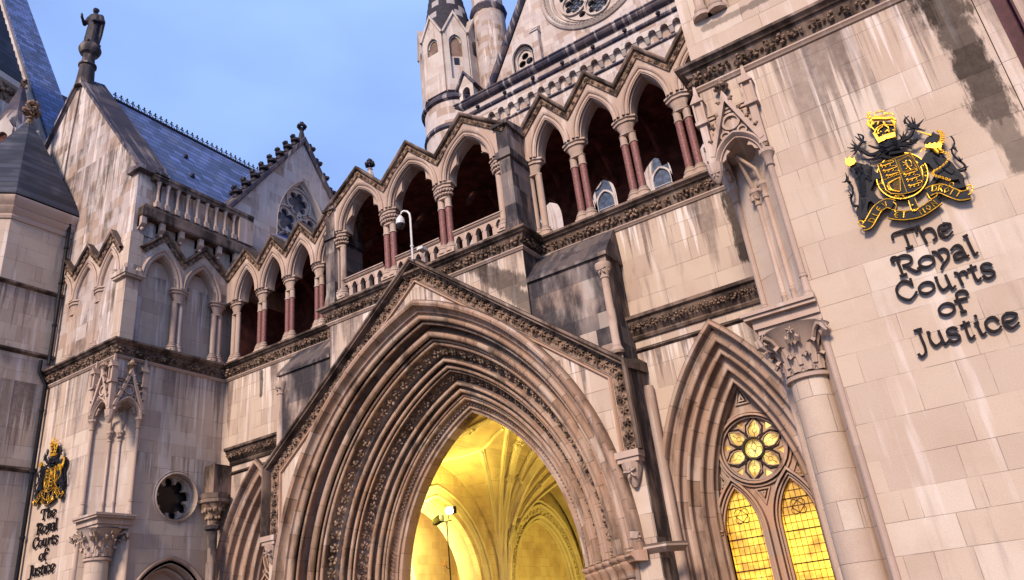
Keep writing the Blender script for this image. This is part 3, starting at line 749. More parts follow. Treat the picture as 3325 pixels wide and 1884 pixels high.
# ================================================================== CENTRE BAY + GALLERIES
cb = thing('centre_gallery_bay', (0, 15.5, 11), 'projecting centre bay of the gallery with three cusped arches, directly above the porch gable', 'arcade')
CY = 15.52; CX = 3.48
lo_ = [p for p in archpts(0, zsP, cP, 7.62, 40) if abs(p[0]) < CX]; zlo = zsP+sqrt(7.62**2-(CX+cP)**2)
b = MB(); b.prism([(-CX, zlo)]+lo_+[(CX, zlo), (CX, 11.25), (-CX, 11.25)], CY, MW+.2); b.build('wall', M['wall'], cb)
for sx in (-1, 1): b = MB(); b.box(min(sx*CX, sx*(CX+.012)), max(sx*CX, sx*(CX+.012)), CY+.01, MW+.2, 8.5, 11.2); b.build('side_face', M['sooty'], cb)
pth = list(reversed([(-CX, MW+.2), (-CX, CY), (CX, CY), (CX, MW+.2)]))
ledge(cb, pth, LZ)
arcade(cb, front, [-3.10, -1.05, 1.05, 3.10], 15.44, zb=11.6, zc=13.90, apexz=15.08, peak=15.72, valley=14.68, halfcol=.24, r=.10, shafts=((-.125, 0), (.125, 0)), cusps=True, leafy=True, u_lo=-3.45, u_hi=3.45, ends=('col', 'col'))
for sx in (-1, 1):
    b = MB(); x0, x1 = sorted((sx*3.16, sx*3.52)); b.box(x0, x1, 15.42, 16.7, 11.42, 14.9)
    b.hexa([(x0-.04, 15.36, 11.44), (x1+.04, 15.36, 11.44), (x1+.04, 16.7, 11.44), (x0-.04, 16.7, 11.44), (x0, 15.42, 11.85), (x1, 15.42, 11.85), (x1, 16.7, 11.85), (x0, 16.7, 11.85)])
    b.box(x0-.06, x1+.06, 15.36, 16.7, 13.72, 13.94)
    b.hexa([(x0-.08, 15.32, 14.75), (x1+.08, 15.32, 14.75), (x1+.08, 16.7, 14.75), (x0-.08, 16.7, 14.75), (x0-.08, 15.32, 14.85), (x1+.08, 15.32, 14.85), (x1+.08, 16.7, 15.15), (x0-.08, 16.7, 15.15)])
    b.build('corner_pier', M['sooty'], cb, smooth=False)
# pierced parapet
for i, (a, c) in enumerate(((-3.0, -1.3), (-.82, .82), (1.3, 3.0))):
    b = MB(); n = 5; w_ = (c-a)/n; holes = []
    for k in range(n):
        mx = a+w_*(k+.5); R, cc = archR(w_*.29, .16); l = archpts(mx, 11.86, cc, R, 6); holes.append([(l[0][0], 11.62)]+l+[(l[-1][0], 11.62)])
    b.prism([(a, 11.5), (c, 11.5), (c, 12.12), (a, 12.12)], 15.60, 15.74, holes)
    for h in holes: b.band(h[1:-1], .0, .03, 15.575, 15.605)
    b.sweep([(a, 12.1), (c, 12.1)], [(0, 15.76), (0, 15.57), (.03, 15.54), (.05, 15.57), (.07, 15.57), (.09, 15.53), (.12, 15.53), (.15, 15.57), (.17, 15.72), (.1, 15.78)])
    b.build('pierced_parapet', M['mould'], cb)

lg = thing('left_gallery', (-6.3, MW, 11.4), 'open arcade of four pointed bays with red granite columns, left of the centre bay', 'arcade', 'open gallery arcades')
arcade(lg, front, [-9.12, -7.74, -6.35, -4.94, -3.52], 16.32, zb=11.44, zc=13.80, apexz=14.85, peak=15.5, valley=14.72, u_lo=-9.5, u_hi=-3.4, halfcol=.22, r=.088, shafts=((-.11, 0), (.11, 0)))
rg = thing('right_gallery', (6.5, MW, 11.4), 'open arcade of four pointed bays with red granite columns, right of the centre bay', 'arcade', 'open gallery arcades')
arcade(rg, front, [3.62, 5.02, 6.56, 8.10, 9.62], 16.32, zb=11.44, zc=13.98, apexz=15.05, peak=15.75, valley=14.85, u_lo=3.5, u_hi=9.5, halfcol=.24, r=.10, shafts=((-.13, 0), (.13, 0)))

# dark gallery interior: back wall with low arched openings, ceiling
gi = thing('gallery_interior', (0, 18, 11.4), 'dark reddish vaulted passage seen through the gallery arches', 'passage')
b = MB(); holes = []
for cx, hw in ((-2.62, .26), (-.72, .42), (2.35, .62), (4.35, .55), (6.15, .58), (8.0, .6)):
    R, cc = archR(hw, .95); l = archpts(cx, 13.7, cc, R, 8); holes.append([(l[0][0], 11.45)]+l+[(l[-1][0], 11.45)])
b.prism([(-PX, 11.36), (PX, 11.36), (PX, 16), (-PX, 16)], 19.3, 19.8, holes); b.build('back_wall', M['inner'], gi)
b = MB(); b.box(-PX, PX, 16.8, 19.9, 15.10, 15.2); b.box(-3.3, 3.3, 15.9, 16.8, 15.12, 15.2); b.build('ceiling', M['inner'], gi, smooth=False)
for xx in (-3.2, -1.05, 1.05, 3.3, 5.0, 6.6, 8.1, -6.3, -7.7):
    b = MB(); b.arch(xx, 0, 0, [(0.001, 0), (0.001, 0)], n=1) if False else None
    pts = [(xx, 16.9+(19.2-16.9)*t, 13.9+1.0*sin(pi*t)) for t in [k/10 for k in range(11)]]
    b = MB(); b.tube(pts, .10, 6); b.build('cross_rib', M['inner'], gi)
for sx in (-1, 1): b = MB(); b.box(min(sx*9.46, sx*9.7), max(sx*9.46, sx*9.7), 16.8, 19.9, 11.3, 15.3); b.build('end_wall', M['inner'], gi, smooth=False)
# lean-to roof over the gallery
b = MB(); b.hexa([(-PX, 16.78, 15.205), (PX, 16.78, 15.205), (PX, 19.9, 15.3), (-PX, 19.9, 15.3), (-PX, 16.78, 15.25), (PX, 16.78, 15.25), (PX, 19.9, 16.0), (-PX, 19.9, 16.0)])
b.hexa([(-3.3, 15.9, 15.205), (3.3, 15.9, 15.205), (3.3, 16.77, 15.205), (-3.3, 16.77, 15.205), (-3.3, 15.9, 15.25), (3.3, 15.9, 15.25), (3.3, 16.77, 15.4), (-3.3, 16.77, 15.4)])
b.build('roof', M['slate'], gi, smooth=False)

# ================================================================== PIERS
def canopy_niche(sx, name_label):
    """statue niche cut into the pier's inner corner: slab, colonnettes, two gabled canopy arches meeting in a pendant"""
    t = thing('canopied_niche', (sx*PX, PF, 6.1), name_label, 'niche', 'empty canopied corner niches')
    A = PX   # corner at (sx*A, PF)
    # local frames: front face: u = distance from the corner outwards along x; side face: u = distance along y
    ff = lambda u, d, z: (sx*(A+u), PF+d, z)
    fs = lambda u, d, z: (sx*(A+d), PF+u, z)
    W_ = .88
    # recess lining
    b = MB(); P_ = [(0, W_+.02), (.42, .62), (.62, .42), (W_+.02, 0)]
    rows = [(sx*(A+x), PF+y) for x, y in P_]
    vs = []; fs_ = []
    for x, y in rows: vs += [(x, y, 6.1), (x, y, 9.9)]
    for i in range(3): fs_.append((2*i, 2*i+2, 2*i+3, 2*i+1))
    b.add(vs, fs_); b.build('recess', M['pier'], t)
    # ceiling of the canopy
    b = MB(); n = len(vs)
    b.add([(sx*A, PF, 9.55), (sx*(A+W_), PF, 9.55), (sx*(A+.6), PF+.6, 9.2), (sx*A, PF+W_, 9.55)], [(0, 1, 2, 3)]); b.build('canopy_ceiling', M['mould'], t)
    # slab
    pl = [(sx*(A+W_+.12), PF), (sx*A, PF), (sx*A, PF+W_+.12)]
    if sx > 0: pl = pl
    else: pl = pl
    b = MB()
    o_ = .22
    def slab(o, z0, z1):
        q = [(A-o, PF-o), (A+W_+.1, PF-o), (A+W_+.1, PF+.3), (A+.3, PF+W_+.1), (A-o, PF+W_+.1)]
        b.add([(sx*x, y, z) for z in (z0, z1) for x, y in q], [(0, 1, 2, 3, 4), (5, 6, 7, 8, 9)]+[(i, (i+1) % 5, (i+1) % 5+5, i+5) for i in range(5)])
    slab(.24, 6.06, 6.12); slab(.20, 6.0, 6.06); slab(.10, 5.84, 6.0); slab(.05, 5.74, 5.84)
    b.build('slab', M['mould'], t)
    # colonnettes
    for (x, y, top, r) in ((A+W_, PF-.02, 8.7, .055), (A-.02, PF+W_, 8.7, .055), (A+.60, PF+.40, 8.35, .045), (A+.40, PF+.60, 8.35, .045)):
        b = MB(); b.lathe([(r*1.7, 6.12), (r*1.7, 6.20), (r*1.2, 6.26), (r, 6.5), (r*1.25, 6.52), (r*1.25, 6.56), (r, 6.58), (r, top), (r*1.5, top+.02), (r*1.2, top+.05), (r*1.5, top+.18), (r*2.3, top+.26), (r*2.5, top+.27), (r*2.5, top+.34)], sx*x, y, 10)
        b.leaf(sx*x, y-.05, top+.2, .07, n=4); b.build('colonnette', M['mould'], t)
    # two faces of the canopy
    for fr in (ff, fs):
        mid = W_/2; b = MB(fr)
        R, cc = archR(W_/2-.06, .52); l = archpts(mid, 9.0, cc, R, 8)
        b.prism([(0, 9.0)]+l+[(W_, 9.0), (W_, 10.05), (0, 10.05)], -.05, .06)
        b.arch(mid, 9.0, cc, [(R+.10, -.05), (R+.10, -.14), (R+.06, -.16), (R+.03, -.12), (R+.01, -.08), (R-.01, -.08), (R-.01, .08)], n=10)
        b.band([(-.02, 9.25), (mid, 10.42), (W_+.02, 9.25)], -.045, .045, -.17, -.05)
        b.band(circ(mid, 9.86, .15, 16), -.025, .025, -.10, -.04, closed=True)
        for sg in (-1, 1): b.band(circ(mid+sg*.16, 9.62, .08, 10), -.018, .018, -.09, -.04, closed=True)
        for z0 in (10.08, 10.16): b.box(0, W_, -.07, .06, z0, z0+.045)
        # trefoil cusps
        for sg in (-1, 1): b.prism([(mid+sg*.38, 9.12), (mid+sg*.37, 9.30), (mid+sg*.25, 9.42), (mid+sg*.16, 9.30), (mid+sg*.24, 9.26), (mid+sg*.27, 9.17)], -.03, .03)
        cf = b.build('canopy_gable', M['mould'], t)
        b = MB(fr)
        b.lathe([(.03, 10.40), (.05, 10.48), (.04, 10.5), (.11, 10.6), (.12, 10.68), (.07, 10.76), (.03, 10.84)], mid, -.11, 8)
        for k in range(6): a = k*pi/3; b.blob((mid+.10*cos(a), -.11+.10*sin(a), 10.64), (.06, .06, .05))
        b.build('finial', M['carvedpale'], cf)
        for sg in (-1, 1):
            for k in range(4): b = MB(fr); tt = .15+k*.21; b.blob((mid+sg*(W_/2+.05)*tt+sg*.03, -.15, 10.42-1.17*tt+.05), (.05, .05, .045)); b.blob((mid+sg*(W_/2+.05)*tt+sg*.07, -.16, 10.42-1.17*tt+.08), (.03, .03, .03)); b.build('crocket', M['carvedpale'], cf)
        b = MB(fr)
        for k in range(7): b.leaf(.1+k*.115, -.06, 9.96, .04, n=4)
        b.build('carved_frieze', M['carvedpale'], cf)
    # pinnacles at the three corners and the pendant
    for i, (x, y) in enumerate(((A-.05, PF-.09), (A+W_+.02, PF-.09), (A-.09, PF+W_+.02))):
        b = MB(); z0 = 9.02 if i else 8.85
        X_ = sx*x
        w_ = .085
        b.box(X_-w_*.8, X_+w_*.8, y-w_*.8, y+.08, 9.15, 10.0)
        b.box(X_-w_*1.4, X_+w_*1.4, y-w_*1.5, y+.08, 9.98, 10.05)
        for dx in (-1, 1): b.box(X_+dx*w_*1.0-.018, X_+dx*w_*1.0+.018, y-w_*1.25, y+.08, 10.05, 10.50)
        b.box(X_-w_*.8, X_+w_*.8, y-w_*.7, y+.08, 10.05, 10.5)
        b.hexa([(X_-w_*1.5, y-w_*1.6, 10.48), (X_+w_*1.5, y-w_*1.6, 10.48), (X_+w_*1.5, y+.08, 10.48), (X_-w_*1.5, y+.08, 10.48), (X_-.01, y-w_*1.6, 10.68), (X_+.01, y-w_*1.6, 10.68), (X_+.01, y+.08, 10.72), (X_-.01, y+.08, 10.72)])
        b.hexa([(X_-.06, y-.06, 10.5), (X_+.06, y-.06, 10.5), (X_+.06, y+.06, 10.5), (X_-.06, y+.06, 10.5), (X_-.015, y-.015, 11.0), (X_+.015, y-.015, 11.0), (X_+.015, y+.015, 11.0), (X_-.015, y+.015, 11.0)])
        pn = b.build('pinnacle', M['mould'], t, smooth=False)
        b = MB()
        for k in range(5): a = 2*pi*k/5; b.blob((X_+.06*cos(a), y+.06*sin(a), 10.98), (.045, .045, .06))
        b.blob((X_, y, 11.06), .05); b.build('finial', M['carved'], pn)
        b = MB()
        if i == 0:
            b.lathe([(.03, 8.72), (.09, 8.80), (.12, 8.92), (.14, 9.0), (.15, 9.12)], X_, y+.02, 10); b.leaf(X_, y-.08, 8.9, .09)
            b.build('pendant', M['mould'], pn)
        else:
            b.blob((X_, y, 9.1), .08); b.build('label_stop', M['carvedpale'], pn)
    # foliage corbels under the inner colonnettes' ribs
    b = MB()
    for (x, y) in ((A+.60, PF+.40), (A+.40, PF+.60)):
        b.tube([(sx*x, y, 8.66), (sx*(x-.05), y-.05, 9.0), (sx*(A+.3), PF+.3, 9.35)], .035, 6)
        for k in range(6): b.blob((sx*(x-.03)+random.uniform(-.05, .05), y-.05+random.uniform(-.03, .03), 8.55+random.uniform(-.08, .12)), .05)
    b.build('inner_rib', M['mould'], t)

def tall_column(sx, lab):
    t = thing('corner_column', (sx*(PX+.40), PF+.42, 0), lab, 'column', 'tall corner columns under the niches')
    cx, cy = sx*(PX+.47), PF+.35; r = .31
    b = MB(); b.lathe([(r, 0), (r, 4.92)], cx, cy, 28, cap=False); sh = b.build('shaft', M['pier'], t)
    b = MB()
    b.lathe([(r, 4.88), (r+.06, 4.90), (r+.06, 4.96), (r+.01, 5.0), (r+.02, 5.2), (r+.10, 5.45), (r+.26, 5.68), (r+.30, 5.72), (r+.26, 5.76)], cx, cy, 24)
    def acanthus(a, z0, h, wd, r0, fl, curl):
        rows = []; n = 8
        for i in range(n+1):
            t = i/n; rad = r0+fl*t**2.2; z = z0+h*t; 
            if t > .75: q = (t-.75)/.25; rad += curl*q; z -= h*.55*q*q*.6
            wv = wd*(sin(pi*min(1, .18+t*.75)))*(1+.06*cos(i*pi)); row = []
            for j in range(-3, 4):
                u = j/3; bulge = .035*(1-u*u)+(.012 if j % 2 else 0)
                ang = a+u*wv/max(rad, .1); row.append((cx+(rad+bulge)*cos(ang), cy+(rad+bulge)*sin(ang), z-.05*abs(u)*t))
            rows.append(row)
        vs = [p for r_ in rows for p in r_]; fs = []
        for i in range(n):
            for j in range(6): fs.append((i*7+j, i*7+j+1, i*7+j+8, i*7+j+7))
        b.add(vs, fs)
    for k in range(10): acanthus(2*pi*k/10, 5.0, .36, .12, r+.015, .07, .07)
    for k in range(10): acanthus(2*pi*(k+.5)/10, 5.1, .50, .11, r+.03, .13, .08)
    for k in range(4):
        a = pi/4+pi/2*k
        sp = [(.02, 5.25), (.10, 5.42), (.24, 5.60), (.36, 5.66), (.44, 5.60), (.44, 5.50), (.37, 5.46), (.33, 5.52), (.37, 5.57)]
        for da in (-.10, .10): b.tube([(cx+cos(a+da*(1-i/9))*(r+q[0]), cy+sin(a+da*(1-i/9))*(r+q[0]), q[1]) for i, q in enumerate(sp)], [.03, .035, .04, .05, .05, .05, .045, .04, .03], 6)
        a = pi/2*k; sp = [(.04, 5.3), (.12, 5.48), (.20, 5.56), (.24, 5.50), (.20, 5.46)]
        for da in (-.16, .16): b.tube([(cx+cos(a+da)*(r+q[0]), cy+sin(a+da)*(r+q[0]), q[1]) for q in sp], [.025, .03, .04, .04, .03], 6)
        b.leaf(cx+cos(a)*(r+.26), cy+sin(a)*(r+.26), 5.64, .07)
    b.build('capital', M['mould'], t)

def pier(sx, name, lab, xo):
    """sx=-1 left, +1 right; xo = outer x (absolute)"""
    t = thing(name, (sx*11.5, PF, 0), lab, 'tower')
    mat = M['pierleft'] if sx < 0 else M['pier']
    x0, x1 = PX, xo; W_ = .88
    ztop = 11.3
    # front and inner walls with the corner cut away for column and niche (up to z 10), whole above
    b = MB()
    if sx < 0: b.prism([(-x1, 0), (-(x0+W_), 0), (-(x0+W_), 10.0), (-x0-.004, 10.0), (-x0-.004, ztop), (-x1, ztop)], PF, PF+.6)
    else: b.prism([(x0+W_, 0), (x1, 0), (x1, 12.4), (x0+.004, 12.4), (x0+.004, 10.0), (x0+W_, 10.0)], PF, PF+.6)
    b.build('front_wall', mat, t)
    fr = side(sx*x0, sx)
    b = MB(fr)
    holes = [circ(14.9, 6.78, .70, 32)] if sx < 0 else []
    outer = [(PF+W_, 0), (13.5, 0)]
    if sx < 0:
        l = archpts(14.85, 3.35, *reversed(archR(1.2, 1.45)), 12); outer += [(l[0][0], 0)]+l+[(l[-1][0], 0)]
    outer += [(MW+.3, 0), (MW+.3, ztop), (PF+.6, ztop), (PF+.6, 10.0), (PF+W_, 10.0)]
    b.prism(outer, 0, .6, holes); b.build('side_wall', mat, t)
    # the cut corner behind the column
    b = MB(); P_ = [(x0+.02, PF+W_), (x0+.62, PF+.62+.05), (x0+W_, PF+.02)]
    P_ = [(sx*x, y) for x, y in P_]; vs = []
    for x, y in P_: vs += [(x, y, 0), (x, y, 6.1)]
    b.add(vs, [(0, 2, 3, 1), (2, 4, 5, 3)]); b.build('cut_corner', mat, t)
    for (x, y) in ((x0+W_+.05, PF), (x0, PF+W_+.05)):
        b = MB(); b.lathe([(.055, 0), (.055, 5.8)], sx*x, y, 10, cap=False); b.build('edge_roll', M['mould'], t)
    # ledge round the corner
    if sx < 0: pth = [(-x0, MW+.2), (-x0, PF), (-13.6, PF)]
    else: pth = [(14.15, PF), (x0, PF), (x0, MW+.2)]
    ledge(t, pth, LZ)
    # blind arcades above the ledge
    zt = 15.9
    if sx < 0:
        arcade(t, front, [-14.1, -12.60, -11.12, -9.85], PF-.02+.0, zb=11.46, zc=13.75, apexz=14.8, peak=15.5, valley=14.72, halfcol=.2, red=False, blind=True, u_lo=-14.1, u_hi=-9.9, ends=('col', 'none'), shafts=((-.11, 0), (.11, 0)), r=.10, wallmat='pierleft')
        arcade(t, fr, [12.95, 14.5, 16.08], 0.0-.02, zb=11.46, zc=13.78, apexz=14.82, peak=15.55, valley=14.72, halfcol=.2, red=False, blind=True, u_lo=12.9, u_hi=16.45, ends=('none', 'col'), shafts=((-.11, 0), (.11, 0)), r=.10, wallmat='pierleft')
        b = MB(); b.box(-10.0, -x0+.03, PF-.03, PF+.42, 11.42, 13.6); b.box(-10.08, -x0+.14, PF-.14, PF+.50, 13.6, 13.68); b.box(-10.12, -x0+.18, PF-.18, PF+.54, 13.68, 13.84)
        b.box(-10.0, -x0+.03, PF-.03, PF+.42, 13.84, 15.3)
        b.blob((-x0+.10, PF+.35, 13.9), .12); b.blob((-10.0, PF-.10, 13.9), .12)
        b.build('corner_post', M['pierleft'], t, smooth=False)
    else:
        arcade(t, front, [9.85, 11.12, 12.60, 14.1], PF+.05, zb=12.42, zc=14.6, apexz=15.6, peak=16.2, valley=15.5, halfcol=.2, red=False, blind=True, u_lo=9.9, u_hi=14.1, ends=('none', 'col'), shafts=((-.11, 0), (.11, 0)), r=.10, wallmat='pier')
        b = MB(); b.box(x0, 10.0, PF, PF+.5, 12.4, 16); b.box(x0, 10.0, PF+.5, MW+.3, 11.2, 16); b.build('corner_post', mat, t, smooth=False)
        for xx in (9.95, 10.25, 12.6): b = MB(); b.lathe([(.2, 12.42), (.2, 12.5), (.13, 12.6), (.14, 12.66), (.10, 12.75), (.10, 16)], xx, PF+.0, 12); b.build('upper_shaft', M['mould'], t)
        b = MB(); b.box(10.2, 14.1, PF+.45, PF+.6, 12.4, 17); b.build('upper_wall', mat, t, smooth=False)
    return t

lp = pier(-1, 'left_pier', 'tall stone entrance tower on the left with round window, blind arcade and steep weathered gable', 19.5)
rp = pier(1, 'right_pier', 'broad streaked limestone pier filling the right side, carrying the large sign', 14.08)
canopy_niche(-1, 'empty canopied niche on the corner of the left tower, above the round column')
canopy_niche(1, 'empty canopied niche on the edge of the right pier, beside the large sign')
tall_column(-1, 'round corner column with leafy capital under the left tower\'s niche')
tall_column(1, 'round corner column with leafy capital beside the glowing window at right')

# right edge: projecting wall with its dark recess
b = MB(); t = thing('right_end_wall', (16, 12.2, 0), 'pale plain wall strip with a dark recess at the far right edge', 'wall')
b.box(14.075, 20, PF+.004, PF+.6, 0, 8.0); b.box(13.9, 14.5, PF+.3, PF+.8, 7, 20); b.prism([(14.09, 7.9), (20, 7.9), (20, 20), (14.10, 20)], PF-.03, PF+.5, [[(14.32, 8.35), (14.55, 8.45), (14.55, 15), (14.32, 15)]])
b.build('wall', M['pier'], t, smooth=False)
b = MB(); b.box(14.30, 14.57, PF+.10, PF+.14, 8.3, 15); b.build('recess', M['slot'], t, smooth=False)
b = MB(); b.band([(14.32, 15), (14.32, 8.35), (14.55, 8.35), (14.55, 15)], -.015, .02, PF-.05, PF+.05); b.build('recess_edge', M['slot'], t)

# round window of the left pier (in its inner wall)
FS = side(-PX, -1)
b = MB(FS)
cyw, czw = 14.9, 6.78
b.sweep(circ(cyw, czw, .70, 40), [(-.12, .01), (-.12, -.014), (-.10, -.02), (-.085, -.006), (-.06, -.006), (-.05, -.03), (-.02, -.04), (.01, 0), (.01, .20), (.05, .24), (.05, .30)], closed=True)
rwn = b.build('round_window', M['pierleft'], lp)
b = MB(FS); b.prism(circ(cyw, czw, .70, 36), .28, .40, [foil(cyw, czw, .69, 8, ph=.2, lobe=.225, cen=.72, ha=116, n=9)]); b.build('tracery', M['pierleft'], rwn)
b = MB(FS); b.box(cyw-.8, cyw+.8, .5, .55, czw-.8, czw+.8); b.build('pane', M['darkglass'], rwn, smooth=False)
# side doorway
R, c_ = archR(1.2, 1.45)
b = MB(FS); b.arch(14.85, 3.35, c_, [(R+.22, 0.01), (R+.22, -.07), (R+.18, -.10), (R+.12, -.07), (R+.10, 0), (R+.02, .0), (R+.0, .05), (R-.02, .30)]+roll(R-.10, .30, .05)+[(R-.16, .36), (R-.20, .55)], leg=0, n=20)
b.build('doorway', M['mould'], lp)
b = MB(FS); b.box(13.3, 16.3, .5, .56, 0, 5.2); b.build('doorway_recess', M['mould'], lp, smooth=False)

# engaged column in the corner carrying the lower cornice
t = thing('engaged_column', (-9.0, 15.95, 0), 'dark slender engaged column with bulky foliage capital in the left tower corner', 'column')
b = MB(); cx, cy = -9.12, 15.98
b.lathe([(.15, 0), (.15, 5.75), (.24, 5.78), (.24, 5.88), (.17, 5.92)], cx, cy, 14); b.build('shaft', M['sooty'], t)
b = MB(); b.lathe([(.17, 5.9), (.19, 6.1), (.26, 6.3), (.38, 6.5), (.40, 6.54)], cx, cy, 14)
for k in range(12): a = 2*pi*k/12; b.blob((cx+cos(a)*.30, cy+sin(a)*.30, 6.36), (.07, .07, .10)); b.blob((cx+cos(a+.2)*.22, cy+sin(a+.2)*.22, 6.12), (.05, .05, .08))
b.build('capital', M['carvedpale'], t)
b = MB(); b.lathe([(.40, 6.52), (.48, 6.58), (.48, 6.68), (.40, 6.72), (.44, 6.82), (.46, 6.86)], cx, cy, 8, ph=pi/8); b.box(cx-.28, cx+.2, cy-.2, MW+.1, 6.86, 7.8); b.build('abacus', M['ledge'], t)

# ------------------------------------------------------------------ upper part of left pier: walls, gable, roof, balustrade
up_ = thing('left_gabled_block', (-14.5, PF, 15), 'steep gabled stone block with blue slate roof rising behind the left blind arcade', 'building')
gx, gz = -14.5, 24.38; ex, ez = -9.75, 18.05
b = MB(); b.prism([(-19.4, 11), (-PX-.05, 11), (-PX-.05, 17.7), (-9.6, 18.0), (gx, gz), (-19.4, 18.0)], PF+.06, PF+.6); b.build('gable_wall', M['gable'], up_)
b = MB(); b.box(-10.4, -PX-.02, PF+.605, 17.2, 14.95, 16.2); b.box(-10.4, -9.9, PF+.605, 17.2, 11.2, 14.9); b.build('side_wall', M['pierleft'], up_, smooth=False)
# pilaster step at the front edge
b = MB(); b.box(-9.9, -PX+.02, PF+.02, PF+.75, 15.3, 18.0); b.build('kneeler_shaft', M['gable'], up_, smooth=False)
# coping
b = MB()
for sg in (-1, 1):
    ax, az = gx, gz+.18; fx, fz = gx+sg*5.05, 17.95
    b.hexa([(ax, PF-.10, az-.16), (fx, PF-.10, fz-.16), (fx, PF+1.0, fz-.10), (ax, PF+1.0, az-.1), (ax, PF-.10, az), (fx, PF-.10, fz), (fx, PF+1.0, fz+.25), (ax, PF+1.0, az+.25)])
b.box(-9.95, -9.2, PF-.14, PF+1.0, 17.66, 17.82)
b.hexa([(-9.95, PF-.12, 17.8), (-9.22, PF-.12, 17.8), (-9.22, PF+1.0, 17.8), (-9.95, PF+1.0, 17.8), (-9.9, PF-.1, 17.98), (-9.5, PF-.1, 17.85), (-9.5, PF+1.0, 18.15), (-9.9, PF+1, 18.2)])
b.build('coping', M['coping'], up_, smooth=False)
# slate roof
b = MB()
for sg in (-1, 1):
    vs = [(gx, PF+.9, 24.3), (gx+sg*4.75, PF+.9, 17.75), (gx+sg*4.75, 30, 17.75), (gx, 30, 24.3), (gx, PF+.9, 24.1), (gx+sg*4.75, PF+.9, 17.55), (gx+sg*4.75, 30, 17.55), (gx, 30, 24.1)]
    b.hexa([vs[4], vs[5], vs[6], vs[7], vs[0], vs[1], vs[2], vs[3]])
rf = b.build('roof', M['slate'], up_, smooth=False)
b = MB(); b.tube([(gx, PF+1, 24.34), (gx, 30, 24.34)], .07, 8)
y = PF+1.5; 
while y < 22.6:
    b.tube([(gx, y, 24.36), (gx, y, 24.62)], .022, 4); b.blob((gx, y, 24.66), (.035, .05, .07), rot=0)
    b.blob((gx, y-.06, 24.56), (.03, .05, .035), rot=0); b.blob((gx, y+.06, 24.56), (.03, .05, .035), rot=0)
    b.tube([(gx, y, 24.42), (gx, y+.10, 24.50), (gx, y+.20, 24.42)], .018, 4); y += .27
b.build('ridge_cresting', M['bronze'], rf)
for (yy, zz) in ((16.2, 21.6), (15.7, 19.8), (17.6, 19.9), (19.2, 21.2)):
    xx = gx+(24.3-zz)/6.55*4.75
    b = MB(); b.hexa([(xx-.1, yy-.06, zz), (xx+.14, yy-.10, zz-.1), (xx+.14, yy+.10, zz-.1), (xx-.1, yy+.06, zz), (xx, yy-.01, zz+.16), (xx+.16, yy-.02, zz+.06), (xx+.16, yy+.02, zz+.06), (xx, yy+.01, zz+.16)]); b.build('roof_vent', M['bronze'], rf, smooth=False)
# lightning conductor down the gable
b = MB(); b.tube([(gx+.1, PF+.02, 24.1), (gx-.08, PF+.02, 20.8), (gx-.1, PF+.02, 17.5)], .02, 5); b.build('conductor_cable', M['bronze'], up_)
# corbels + slab + balustrade on the inner side
b = MB(); b.plan(list(reversed([(-PX-.5, PF+.5), (-PX, PF+.5), (-PX, 17.25), (-PX-.5, 17.25)])) if False else [(-PX-.6, 17.2), (-PX+.0, 17.2), (-PX+.0, PF+.45), (-PX-.6, PF+.45)],
         [(-.2, 15.86), (.28, 15.86), (.32, 15.92), (.32, 16.22), (.26, 16.30), (.20, 16.42), (-.2, 16.45)])
b.build('balcony_slab', M['ledge'], up_)
for yy in (12.75, 13.45, 14.2, 14.98, 15.76, 16.5):
    b = MB(FS); b.prism([(yy-.09, 15.86), (yy+.09, 15.86), (yy+.09, 15.5), (yy-.09, 15.5)], -.12, .05)
    b.hexa([(yy-.09, -.06, 15.42), (yy+.09, -.06, 15.42), (yy+.09, .05, 15.42), (yy-.09, .05, 15.42), (yy-.09, -.26, 15.60), (yy+.09, -.26, 15.60), (yy+.09, .05, 15.60), (yy-.09, .05, 15.60)])
    b.box(yy-.09, yy+.09, -.26, .05, 15.60, 15.86); b.blob((yy, -.16, 15.42), (.07, .07, .08)); b.build('corbel', M['mould'], up_, smooth=False)
bl = thing('balustrade', (-9.25, 15, 16.4), 'stone balustrade below the slate roof at the top of the left tower', 'balustrade')
xb = -PX+.18
for yy in (13.2, 13.56, 13.96, 14.36, 14.76, 15.16, 15.56, 15.96, 16.36):
    b = MB(); b.box(xb-.09, xb+.09, yy-.09, yy+.09, 16.42, 16.62); b.lathe([(.07, 16.62), (.075, 16.68), (.05, 16.75), (.045, 17.2), (.06, 17.24), (.05, 17.28), (.085, 17.42), (.09, 17.46)], xb, yy, 10); b.build('baluster', M['mould'], bl)
b = MB(); b.box(xb-.14, xb+.12, 12.95, 17.2, 17.6, 17.72); b.box(xb-.11, xb+.09, 12.95, 17.2, 17.45, 17.6)
b.build('rail', M['ledge'], bl, smooth=False)
b = MB(); b.box(xb-.12, xb+.10, 16.55, 17.18, 16.42, 17.46); b.build('end_pedestal', M['mould'], bl, smooth=False)
b = MB(); b.box(xb-.5, xb-.3, PF+1, 30, 16.3, 17.7); b.build('parapet_wall', M['gable'], bl, smooth=False)

# statue column on the gable
sc_ = thing('gable_pedestal', (gx, PF+.15, 24), 'round stone pedestal on the gable apex carrying the dark statue', 'pedestal')
b = MB(); cy = PF+.2
b.lathe([(.36, 24.1), (.32, 24.7), (.29, 25.2), (.35, 25.23), (.35, 25.31), (.26, 25.36), (.23, 25.8), (.26, 25.85), (.35, 25.9), (.41, 26.02), (.44, 26.15), (.40, 26.28), (.34, 26.34), (.34, 26.42)], gx, cy, 20); b.build('pedestal', M['sooty'], sc_)

